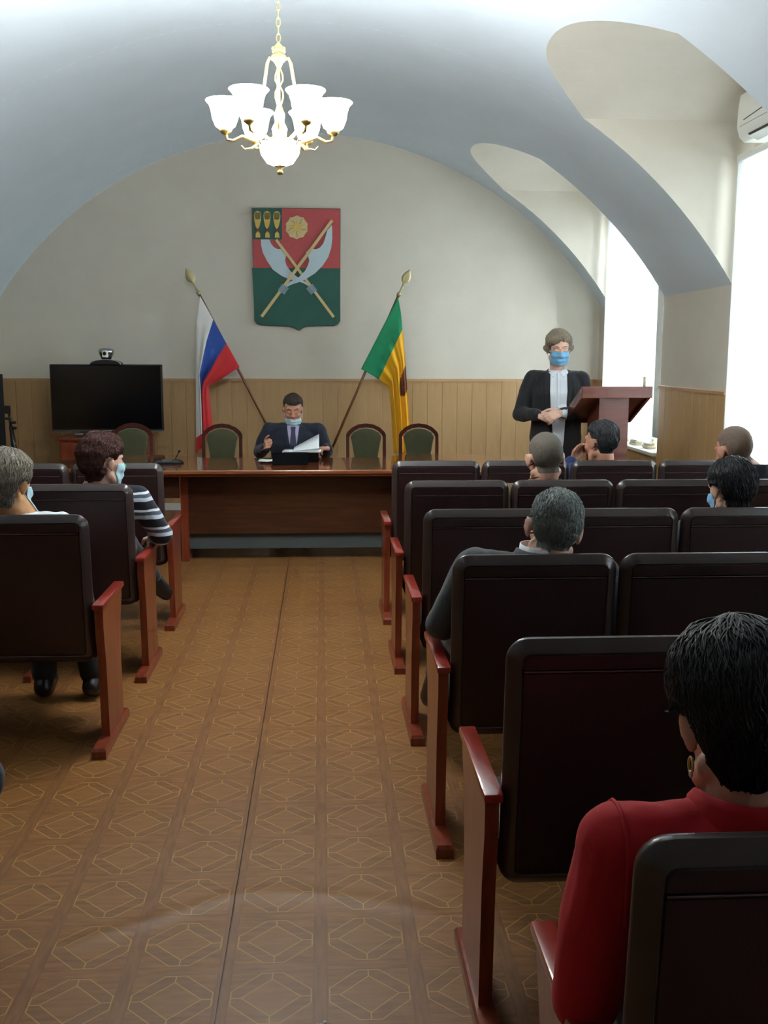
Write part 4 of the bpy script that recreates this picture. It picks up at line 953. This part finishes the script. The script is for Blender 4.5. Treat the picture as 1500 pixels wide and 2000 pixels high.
def biggest(f):
    par = {}
    def find(a):
        while par.setdefault(a, a) != a: par[a] = par[par[a]]; a = par[a]
        return a
    for q in f:
        for k in q[1:]: par[find(k)] = find(q[0])
    cnt = {}
    for q in f: cnt[find(q[0])] = cnt.get(find(q[0]), 0) + 1
    top = max(cnt, key=cnt.get); return [q for q in f if find(q[0]) == top]
def hair(J, m, thick, locks=0, lock_len=.05, lr=.0022, flow='down', seed=1, name='hair', wob=.004, wsc=40, res=(56, 40), lm=None, rootk=1.0, curl=.0):
    """hair cap grown from the scalp; thick(q) gives the depth at head-local point q (<= 0: bare skin)"""
    Mh = J['Mh']; Mi = Mh.inverted(); hs = J['hs']; bv = J['bvh']; c0 = V((0, -.015, .02)) * hs; rng = random.Random(seed); cw = Mh @ c0
    U_, W_ = res; v = []; tk = []
    def surf(dl, base=bv):
        dw = Mh.to_3x3() @ dl; h = base.ray_cast(cw + dw * .3, -dw, .32); return h
    for j in range(W_ + 1):
        th = .02 + (PI * .80) * j / W_
        for i in range(U_):
            ph = 2 * PI * i / U_; dl = V((math.sin(th) * math.cos(ph), math.sin(th) * math.sin(ph), math.cos(th))); h = surf(dl)
            bad = h[0] is None or ((Mi @ h[0]) / hs - V((0, -.015, .02))).length > .145
            if bad: p = cw + Mh.to_3x3() @ dl * .05; q = dl * .05
            else: p = h[0]; q = (Mi @ p) / hs
            t = -1 if bad else thick(q); dw = Mh.to_3x3() @ dl
            nz_ = noise.noise(q * wsc + V((seed, 0, 0))) * wob + noise.noise(q * wsc * 2.7) * wob * .5
            v.append(p + dw * ((max(t, 0) + (nz_ if t > .003 else 0)) if t > 0 else -.006)); tk.append(t)
    f = []
    for j in range(W_):
        for i in range(U_):
            a, b, c, d = j * U_ + i, j * U_ + (i + 1) % U_, (j + 1) * U_ + (i + 1) % U_, (j + 1) * U_ + i
            if max(tk[a], tk[b], tk[c], tk[d]) > 0: f.append((a, d, c, b))
    f.append(tuple(range(U_)))
    f = biggest(f)
    o = mesh_obj(name, v, f, m, J['obj'], True); recalc(o)
    J['hair'] = o
    if locks:
        hb = BVHTree.FromPolygons([p.co.copy() for p in o.data.vertices], [tuple(p.vertices) for p in o.data.polygons]); mb = MB(); n = 0; tries = 0
        while n < locks and tries < locks * 6:
            tries += 1; th = math.acos(rng.uniform(-.6, 1)); ph = rng.uniform(0, 2 * PI); dl = V((math.sin(th) * math.cos(ph), math.sin(th) * math.sin(ph), math.cos(th))); h = surf(dl)
            if h[0] is None or ((Mi @ h[0]) / hs - V((0, -.015, .02))).length > .145 or thick((Mi @ h[0]) / hs) < .002: continue
            cur = dl; pts = []; L = lock_len * rng.uniform(.6, 1.3); st = L / 5; wp = rng.uniform(0, 6.28); wa = rng.uniform(.2, .6) * (1 + curl * 6)
            for k in range(6):
                h2 = surf(cur, hb)
                if h2[0] is None: break
                pts.append(h2[0] + (Mh.to_3x3() @ cur) * (-.0015 + .0045 * math.sin(k / 5 * PI) * rng.uniform(.4, 1.2) + .002 * (k == 5)))
                if flow == 'down': tgt = V((cur.x * .25, cur.y * .2 - .25, -1))
                elif flow == 'back': tgt = V((cur.x * .2, -1, -.35 - .5 * (cur.y < -.2)))
                elif flow == 'fwd': tgt = V((.15, .8, .1)) if cur.z > .3 else V((0, -.1, -1))
                else: tgt = V((cur.x, cur.y, -.6))
                tan = tgt - cur * tgt.dot(cur); tan = tan.normalized() if tan.length > 1e-4 else V((1, 0, 0)); sd = cur.cross(tan)
                cur = (cur + (tan + sd * wa * math.sin(wp + k * (1.1 + curl * 8))) * st / .1).normalized()
            if len(pts) >= 4: mb.tube(pts, [lr * x for x in (.7, 1, 1, .9, .6, .15)][:len(pts)], 4); n += 1
        ol = mb.build('hair_locks', lm or m, o, True, fix=False); ol['kind'] = 'stuff'
    return o
def short_cut(top=.018, side=.008, front=.062, back=-.055, temple=.02, earcut=True):
    def t(q):
        x, y, z = q.x, q.y, q.z
        line = front if y > .03 else (lerp(front, temple - .05 * 0, sm(.03, -.005, y)) if y > -.005 else lerp(temple - .03, back, sm(-.005, -.05, y)))
        d = z - line + .005 * noise.noise(q * 70)
        if y > -.03 and abs(x) > .045 and y > .035: d = min(d, z - lerp(front, temple, .35))
        if d <= 0 or (abs(x) > .06 and -.034 < y < .018 and z < .03): return -1
        k = sm(0, .03, d); s_ = sm(.03, .085, z); return (side + (top - side) * s_) * (.25 + .75 * k)
    return t
def mask(J, m, z0=-.105, z1=-.004, a=1.12, bulge=.007, tilt=0, straps=True, pleats=3):
    """pleated medical mask wrapped round the lower face, with ear loops"""
    Mh = J['Mh']; hs = J['hs']; bv = J['bvh']; nu, nv_ = 26, 16; R3 = Mh.to_3x3(); rad = []
    for j in range(nv_ + 1):
        z = z0 + (z1 - z0) * j / nv_; row = []
        for i in range(nu + 1):
            an = -a + 2 * a * i / nu; an *= (1 - .10 * abs(j / nv_ * 2 - 1)); d = V((math.sin(an), math.cos(an), 0)); zz = z + tilt * math.cos(an); c = Mh @ (V((0, .0, zz)) * hs); h = bv.ray_cast(c + R3 @ d * .3, -(R3 @ d), .3)
            r = .3 - h[3] if h[0] is not None else .055; row.append([an, zz, max(r, .062)])
        rad.append(row)
    for it in range(5):                       # the fabric bridges hollows
        nr = [[c[2] for c in r] for r in rad]
        for j in range(nv_ + 1):
            for i in range(nu + 1):
                q = [rad[b][e][2] for e, b in ((i - 1, j), (i + 1, j), (i, j - 1), (i, j + 1)) if 0 <= e <= nu and 0 <= b <= nv_]; nr[j][i] = max(rad[j][i][2], sum(q) / len(q))
        for j in range(nv_ + 1):
            for i in range(nu + 1): rad[j][i][2] = nr[j][i]
    v = []
    for j in range(nv_ + 1):
        for i in range(nu + 1):
            an, z, r = rad[j][i]; e = math.sin(PI * i / nu); r += .003 + bulge * e * math.sin(PI * min(1, j / nv_ * .9 + .1)) + .0018 * e * math.cos(j / nv_ * 2 * PI * pleats); v.append(Mh @ V((math.sin(an) * r, math.cos(an) * r, z * hs)))
    f = [(j * (nu + 1) + i, j * (nu + 1) + i + 1, (j + 1) * (nu + 1) + i + 1, (j + 1) * (nu + 1) + i) for j in range(nv_) for i in range(nu)]
    o = mesh_obj('face_mask', v, f, m, J['obj'], True); md = o.modifiers.new('t', 'SOLIDIFY'); md.thickness = .002; md.offset = -1
    if straps:
        for s, i in ((1, nu), (-1, 0)):
            for j, ez in ((2, -.026), (nv_ - 2, .022)):
                p = v[j * (nu + 1) + i]; e = Mh @ (V((s * .083, -.004, ez)) * hs); mid = p.lerp(e, .5) + R3 @ V((s * .004, 0, 0)); MB().tube([p, mid, e], .0016, 5).build('ear_loop', M['white_loop'], o, True)
    return o
M['white_loop'] = mat('ear_loop_elastic', (226, 230, 232), .8)
def face_parts(J, brow, lash, sk, look=0):
    Mh = J['Mh']; hs = J['hs']; o = J['obj']
    for s in (-1, 1):
        pts = [Mh @ (V((s * x, y, z)) * hs) for x, y, z in ((.013, .0965, .036), (.024, .0955, .043), (.036, .089, .0445), (.049, .077, .038))]
        MB().tube(pts, [.0014, .0022, .002, .0008], 6).build('eyebrow', brow, o, True)
        lid = MB().sphere(Mh @ (V((s * .031, .0715, .016)) * hs), [.0125 * hs, .0105 * hs, .0085 * hs], Mh.to_3x3(), 14, 10).build('eyelid', sk, o, True)
        pts = [Mh @ (V((s * (.031 + .0125 * math.cos(a)), .0715 + .0106 * max(0, math.sin(a)) + .0004, .0118 - .0022 * math.sin(a))) * hs) for a in [PI * k / 8 for k in range(9)]]
        MB().tube(pts, .0012, 5).build('eyelashes', lash, lid, True)

SK1, SK2, SK3 = skin_mat('skin_fair', (206, 160, 138)), skin_mat('skin_warm', (196, 142, 116)), skin_mat('skin_pale', (214, 172, 150))
navy, black_s, black_t, shoe_m = cloth('navy_suit', (28, 34, 52)), cloth('black_suit', (26, 27, 33)), cloth('black_trousers', (22, 22, 26)), mat('black_leather', (18, 18, 20), .35)
blue_mask, aqua_mask, white_mask = cloth('blue_mask_cloth', (118, 176, 214), .8, .03, .1), cloth('aqua_mask_cloth', (184, 218, 224), .8, .03, .1), cloth('pale_mask_cloth', (170, 206, 220), .8, .03, .1)
shirt_w, shirt_l = cloth('white_shirt', (214, 220, 226), .8, .03, .2), cloth('lilac_shirt', (176, 168, 204), .8, .03, .2)
# ---- the man at the table (faces the camera)
J = seated(hip=.52, chest=.82, nk=.975, head=(0.0, .085, 1.092), pitch=-.30, sw=.195, lean=.06, shR=(.20, .06, .915), shL=(-.20, .06, .915), elR=(.285, .03, .735), elL=(-.275, .03, .735),
           wrR=(.225, .275, .79), wrL=(-.285, .37, .795), hfR=(-.1, .8, .4), hpR=(-1, -.15, .1), curlR=1.3, hfL=(.7, .75, .05), hpL=(.2, .1, -1), curlL=.75, knR=(.13, .42, .49), knL=(-.13, .42, .49), hscale=1.05)
make_person((-.247, 8.73, 0), PI, J, 'man in navy suit and lowered pale mask reading papers at the table', SK2, navy, navy, shoe_m, .005, .008, 1.0, 1.08, 1.12, 1.05, 1)
man = J['obj']; hm = hair_mat('dark_brown_hair', (44, 36, 32), (86, 72, 62)); hair(J, hm, short_cut(.016, .006, .066), 500, .03, .0016, 'fwd', 2)
J2 = J; face_parts(J, hm, hm, SK2); mask(J, aqua_mask, -.116, -.05, 1.05, .009)
Fr = Matrix.Translation((0, 0, 0)); g = J['top']; tb = J['topbvh']
drape(g, tb, [(-.055, .965), (.055, .965), (.035, .84), (.008, .73), (-.008, .73), (-.035, .84)], Fr, 'shirt_front', shirt_l, .004)
drape(g, tb, [(-.021, .955), (.021, .955), (.017, .915), (.028, .80), (.02, .72), (-.02, .72), (-.028, .80), (-.017, .915)], Fr, 'tie', cloth('navy_tie', (36, 42, 68), .6), .010)
for s in (-1, 1): drape(g, tb, [(s * .055, .985), (s * .095, .95), (s * .105, .89), (s * .082, .875), (s * .03, .735), (s * .012, .725), (s * .036, .84)], Fr, 'lapel', navy, .008)
for s, el, wr in (('R', J['elR'], J['wrR']), ('L', J['elL'], J['wrL'])): MB().tube([el.lerp(wr, .88), el.lerp(wr, .97)], [.041, .036], 14).build('shirt_cuff', shirt_l, g, True)
pen = tag(MB().tube([(-.53, 8.43, .755), (-.47, 8.36, .80)], .004, 8).build('pen', M['silver'], None, True), 'silver pen held in the raised hand of the seated man', 'pen')

# ---- the woman at the lectern (faces the camera, turned slightly to her right)
J = dict(pel=(0, 0, .93), waist=(0, .0, 1.10), chest=(0, .0, 1.28), sho=(0, -.01, 1.405), neckb=(0, .0, 1.44), head=(0.0, .045, 1.592), yaw=.10, pitch=-.22, roll=.02, curl=.75,
         shR=(.172, -.005, 1.38), shL=(-.172, -.005, 1.38), elR=(.265, .0, 1.13), elL=(-.215, -.07, 1.14), wrR=(.15, .215, 1.135), wrL=(-.005, .235, 1.15),
         hfR=(-1, .35, -.28), hpR=(.1, -.8, -.4), hfL=(1, .42, -.28), hpL=(-.1, -.8, -.4), hpvR=(.09, 0, .9), hpvL=(-.09, 0, .9), knR=(.09, .02, .5), knL=(-.09, .02, .5), anR=(.09, -.02, .09), anL=(-.09, -.02, .09), toR=(.11, .12, .03), toL=(-.11, .12, .03), hscale=.98, curlL=.7, curlR=.8)
make_person((1.70, 7.40, 0), PI - .12, J, 'woman in black suit, white shirt and blue mask standing beside the lectern', SK3, black_s, black_t, shoe_m, .005, .008, .98, .98, 1.06, 1.04, 4, hem=.06)
hm = hair_mat('ash_blonde_hair', (118, 106, 90), (194, 180, 158))
def bob(q):
    x, y, z = q.x, q.y, q.z
    line = .082 - .38 * abs(x) - .35 * max(0, x) + .006 * noise.noise(q * 60) if y > .035 else lerp(.05, -.012, sm(.045, .01, y)) if y > -.02 else lerp(-.012, -.07, sm(-.02, -.05, y))
    d = z - line
    return -1 if d <= 0 else (.014 + .014 * sm(.02, .09, z) + .004 * sm(.05, .075, abs(x)) * (y < .05)) * (.3 + .7 * sm(0, .03, d))
hair(J, hm, bob, 900, .055, .0022, 'side', 5); face_parts(J, hair_mat('brow_brown', (70, 52, 44), (90, 70, 60)), hm, SK3); mask(J, blue_mask, -.098, .004, 1.15, .010)
g = J['top']; tb = J['topbvh']
drape(g, tb, [(-.058, 1.445), (.058, 1.445), (.062, 1.30), (.05, 1.12), (.03, .95), (.012, .82), (-.03, .82), (-.045, .95), (-.052, 1.12), (-.062, 1.30)], Fr, 'shirt_front', shirt_w, .004)
drape(g, tb, [(-.012, 1.43), (.012, 1.43), (.012, 1.18), (-.012, 1.18)], Fr, 'button_placket', shirt_w, .008)
for s in (-1, 1):
    drape(g, tb, [(s * .004, 1.435), (s * .062, 1.47), (s * .07, 1.43), (s * .036, 1.395)], Fr, 'shirt_collar', shirt_w, .011)
    drape(g, tb, [(s * .062, 1.46), (s * .095, 1.43), (s * .10, 1.33), (s * .085, 1.2), (s * .06, 1.02), (s * .05, 1.02), (s * .066, 1.30)], Fr, 'lapel', black_s, .007)

# ---- the audience (seen from behind)
def aud(x, yb, k, lab, J, skin, top, **kw): return make_person((x, yb + .26, 0), 0, J, lab, skin, top, kw.pop('bottom', black_t), shoe_m, **kw)
YR = [Y0R - DYR * k for k in range(6)]; YLr = [Y0L - DYR * k for k in range(4)]
# front row: man with a hand at his face, head turned left
J = seated(head=(0, -.03, 1.03), yaw=.55, roll=.0, pitch=-.05, lean=-.04, tx=.02, nk=.925, wrL=(-.14, .10, .915), elL=(-.245, .08, .75), hfL=(.55, .12, .7), hpL=(.5, -.3, .2), curlL=.7, shL=(-.17, .0, .85), shR=(.20, -.04, .85))
aud(1.675, YR[0], 0, 'dark-haired man in blue jacket, hand raised to his face, front row', J, SK2, cloth('blue_jacket', (36, 52, 104)), voxel=.006, hs=1.05, seed=11)
hair(J, hair_mat('black_grey_hair', (30, 32, 36), (72, 76, 82)), short_cut(.015, .007, .062, -.06), 700, .03, .0017, 'down', 7)
# second row, far right: man with cropped hair leaning forward
J = seated(head=(-.09, .06, 1.055), yaw=.3, pitch=-.3, roll=.0, lean=.05, tx=.01, nk=.96)
aud(2.24, YR[1], 1, 'man with cropped brown hair in dark navy jacket, second row by the window', J, SK2, cloth('dark_navy_jacket', (30, 34, 44)), voxel=.006, hs=1.06, seed=12, collar=(cloth('dark_navy_collar', (30, 34, 44)), .03, .08))
hair(J, hair_mat('cropped_brown_hair', (104, 88, 76), (138, 118, 104), .7), short_cut(.006, .004, .066, -.065), 0, seed=3, wob=.0008, wsc=90)
# second row: man with a buzz cut
J = seated(head=(0, -.01, 1.025), yaw=.12, roll=-.03, pitch=-.15, lean=-.02, tx=.0, nk=.92)
aud(1.135, YR[1], 1, 'man with a grey-brown buzz cut in olive sweater, second row', J, SK1, cloth('olive_sweater', (92, 80, 48)), voxel=.006, hs=1.12, seed=13, collar=(cloth('olive_collar', (92, 80, 48)), .012, .082))
hair(J, hair_mat('buzz_hair', (88, 82, 74), (120, 112, 102), .75), short_cut(.005, .003, .066, -.065), 0, seed=4, wob=.0006, wsc=90)
ring = [J['neckb'] + V((.07 * math.cos(a), .068 * math.sin(a) - .004, .012 + .018 * (math.sin(a) < 0) * -math.sin(a))) for a in [2 * PI * i / 24 for i in range(25)]]
MB().tube(ring, .0022, 5).build('neck_cord', mat('dark_red_cord', (84, 34, 30), .7), J['obj'], True)
# third row: woman with short black hair and a mask
J = seated(head=(.0, .0, .992), yaw=.28, roll=.05, pitch=-.22, lean=.0, tx=.0, nk=.90, sw=.17)
aud(1.705, YR[2] - .08, 2, 'woman with short black hair and blue mask, third row', J, SK3, cloth('dark_cardigan', (52, 56, 60)), voxel=.006, hs=1.0, bulk=.95, seed=14)
def pixie(top=.03, side=.018, back=-.085, front=.05, ear=1.0):
    def t(q):
        x, y, z = q.x, q.y, q.z
        line = front if y > .035 else lerp(front, -.005, sm(.035, .005, y)) if y > -.012 else lerp(-.02, back, sm(-.012, -.05, y))
        d = z - line + .007 * noise.noise(q * 55)
        if abs(x) > .055 and ((y + .010) / (.026 * ear)) ** 2 + ((z + .012) / (.038 * ear)) ** 2 < 1: return -1
        return -1 if d <= 0 else (side + (top - side) * sm(.0, .09, z)) * (.35 + .65 * sm(0, .03, d))
    return t
bh = hair_mat('black_hair', (10, 11, 13), (34, 36, 42), .38)
hair(J, bh, pixie(.026, .018, -.075), 900, .04, .002, 'down', 8); mask(J, blue_mask, -.105, -.002, 1.15, .010)
# fourth row: grey-haired man
J = seated(head=(.085, -.02, .99), yaw=-.03, roll=.17, pitch=-.12, lean=-.03, tx=.035, nk=.90, sw=.205, elL=(-.27, .0, .68), wrL=(-.235, .24, .64), hfL=(.2, 1, -.2), shL=(-.17, -.03, .865), shR=(.235, -.03, .845), anL=(-.22, .60, .30), toL=(-.245, .66, .19), knL=(-.16, .46, .54))
aud(.665, YR[3] - .03, 3, 'grey-haired man in dark grey suit, fourth row beside the aisle', J, SK1, cloth('charcoal_suit', (54, 60, 62)), voxel=.006, hs=1.03, bulk=1.12, seed=15, collar=(cloth('charcoal_collar', (50, 56, 58)), .035, .076))
hair(J, hair_mat('grey_hair', (88, 96, 95), (164, 172, 168), .55), short_cut(.014, .009, .062, -.062), 1500, .026, .0015, 'down', 9)
mb = MB(); mb.lathe([(.071, .0), (.069, .042), (.066, .042), (.067, 0)], 24, cap=False); sc3 = mb.build('shirt_collar', shirt_w, J['top'], True); sc3.location = J['neckb'] + V((.004, -.004, .002)); sc3.rotation_euler = (.05, .1, 0)
# nearest row: woman in red
red = cloth('red_knit', (184, 12, 22), .85, .08, .3, 320, .05)
J = seated(head=(-.035, .05, 1.005), yaw=.12, roll=-.02, pitch=-.16, lean=.02, tx=-.03, nk=.895, sw=.19, hip=.47, shL=(-.235, .0, .838), shR=(.175, .0, .838), elL=(-.275, -.01, .60), wrL=(-.18, .26, .53), wrR=(.1, .28, .53), hfL=(.5, 1, -.2), knL=(-.1, .45, .47), knR=(.1, .45, .47), anL=(-.22, .44, .09), toL=(-.27, .56, .035))
aud(.665, YR[5] - .04, 5, 'black-haired woman in bright red top, seated nearest the camera', J, SK1, red, voxel=.0052, cvox=.0065, hs=1.03, jaw=.95, seed=16, smooth=4, top_name='red_top', collar=(red, .022, .082))
hair(J, bh, pixie(.042, .026, -.078, .05), 2600, .06, .0017, 'down', 10, res=(80, 56), wob=.007, wsc=26)
for sd in 'LR':                                  # raised seam where the sleeve is set in
    sh_, cn = J['sh' + sd], J['neckb']; ax_ = (J['el' + sd] - sh_).normalized(); out = (sh_ - V((0, 0, .05)) - J['chest']).normalized(); pts = []
    for k in range(25):
        a = 2 * PI * k / 24; dv = V((0, math.cos(a), math.sin(a))); h = J['topbvh'].ray_cast(sh_ + V((.0 if sd == 'R' else .0, 0, -.03)) + dv * .3, -dv, .3)
        if h[0] is not None and (h[0] - sh_).length < .14: pts.append(h[0] + dv * .0015)
    if len(pts) > 5: MB().tube(pts, .0035, 6).build('sleeve_seam', red, J['top'], True)
Me = J['Mh'] @ V((-.083, -.002, -.042)); mb = MB(); mb.tube([Me + V((.0, .009 * math.sin(2 * PI * i / 14), -.012 + .012 * math.cos(2 * PI * i / 14))) for i in range(15)], .0022, 6, cap=False); er = mb.build('earring', M['brass'], J['obj'], True); MB().sphere(Me + V((0, -.002, -.026)), (.003, .005, .006)).build('earring_drop', M['silver'], er, True)
# left block, second row: woman with dark red curls and a striped sweater
def stripes():
    t = NT('striped_knit'); co = t.coord(); s = t.node('ShaderNodeSeparateXYZ'); t.put(s.inputs[0], co)
    a = t.math('ADD', s.outputs[2], t.math('MULTIPLY', t.noise(co, 6, 2), .03)); f = t.math('FRACT', t.math('MULTIPLY', a, 11))
    c = t.ramp(f, [(0, lin((26, 32, 42))), (.38, lin((26, 32, 42))), (.40, lin((190, 198, 210))), (.60, lin((186, 194, 208))), (.62, lin((70, 82, 98))), (.80, lin((70, 82, 98))), (.82, lin((204, 210, 218))), (.92, lin((204, 210, 218))), (.94, lin((26, 32, 42))), (1, lin((26, 32, 42)))])
    t.n[-1].color_ramp.interpolation = 'CONSTANT'; t.set(c, .9, 0, .2, sheen=.2); t.bump(t.noise(co, 300, 2), .3, .001); return t.m
J = seated(head=(.075, .0, 1.022), yaw=-.8, roll=.0, pitch=-.02, lean=-.01, tx=.03, nk=.92, sw=.19, shR=(.235, -.02, .845), elR=(.345, .03, .66), wrR=(.27, .27, .60), hfR=(-.2, 1, -.2), anR=(.20, .60, .31), toR=(.26, .66, .20), knR=(.07, .48, .53))
aud(XL0 - BW / 2, YLr[1], 1, 'woman with dark red curly hair and striped sweater, left block', J, SK3, stripes(), voxel=.006, cvox=.008, hs=1.0, bulk=1.05, seed=17, top_name='striped_sweater')
hair(J, hair_mat('auburn_hair', (34, 18, 16), (92, 44, 34), .5), pixie(.036, .028, -.085, .045, 1.35), 1800, .03, .0022, 'down', 11, wob=.010, wsc=34, curl=.35); mk = mask(J, white_mask, -.105, .0, 1.12, .011)
MB().sphere(J['Mh'] @ V((.0, .118, -.02)), (.012, .006, .012)).build('mask_valve', mat('green_plastic', (40, 170, 96), .5), mk, True)
# left block, third row: woman with grey-blond hair and a white top
J = seated(head=(-.10, .0, 1.03), yaw=-.42, roll=.0, pitch=-.12, lean=-.01, tx=-.04, nk=.915, sw=.175, shR=(.11, .0, .86), shL=(-.23, 0, .86), elR=(.14, .08, .65), wrR=(.05, .3, .6), knR=(.05, .44, .49))
aud(XL0 - BW / 2 - .01, YLr[2], 2, 'woman with grey-blond hair in white top at the left edge', J, skin_mat('skin_tan', (206, 152, 104)), cloth('white_top', (206, 214, 220), .8, .03), voxel=.006, cvox=.008, hs=1.0, bulk=.98, seed=18, top_name='white_top')
hair(J, hair_mat('grey_blond_hair', (70, 68, 62), (182, 172, 150), .5), pixie(.034, .028, -.085, .05), 1300, .06, .0022, 'down', 12, wob=.005); mask(J, white_mask, -.105, .0, 1.12, .010)
# left edge: only the knee of this person reaches into the picture
J = seated(head=(0, 0, 1.06), knR=(.345, .465, .405), anR=(.12, .22, .09), toR=(.14, .36, .035), hpvR=(.10, .02, .47))
aud(-1.29, 1.99, 3, 'person in dark navy trousers at the left edge, only a knee showing', J, SK1, cloth('dark_sweater', (40, 42, 50)), voxel=.009, cvox=.009, seed=19, bottom=cloth('navy_trousers', (30, 36, 48)))
hair(J, bh, pixie(.03, .02), 300, .04, .002, 'down', 13)
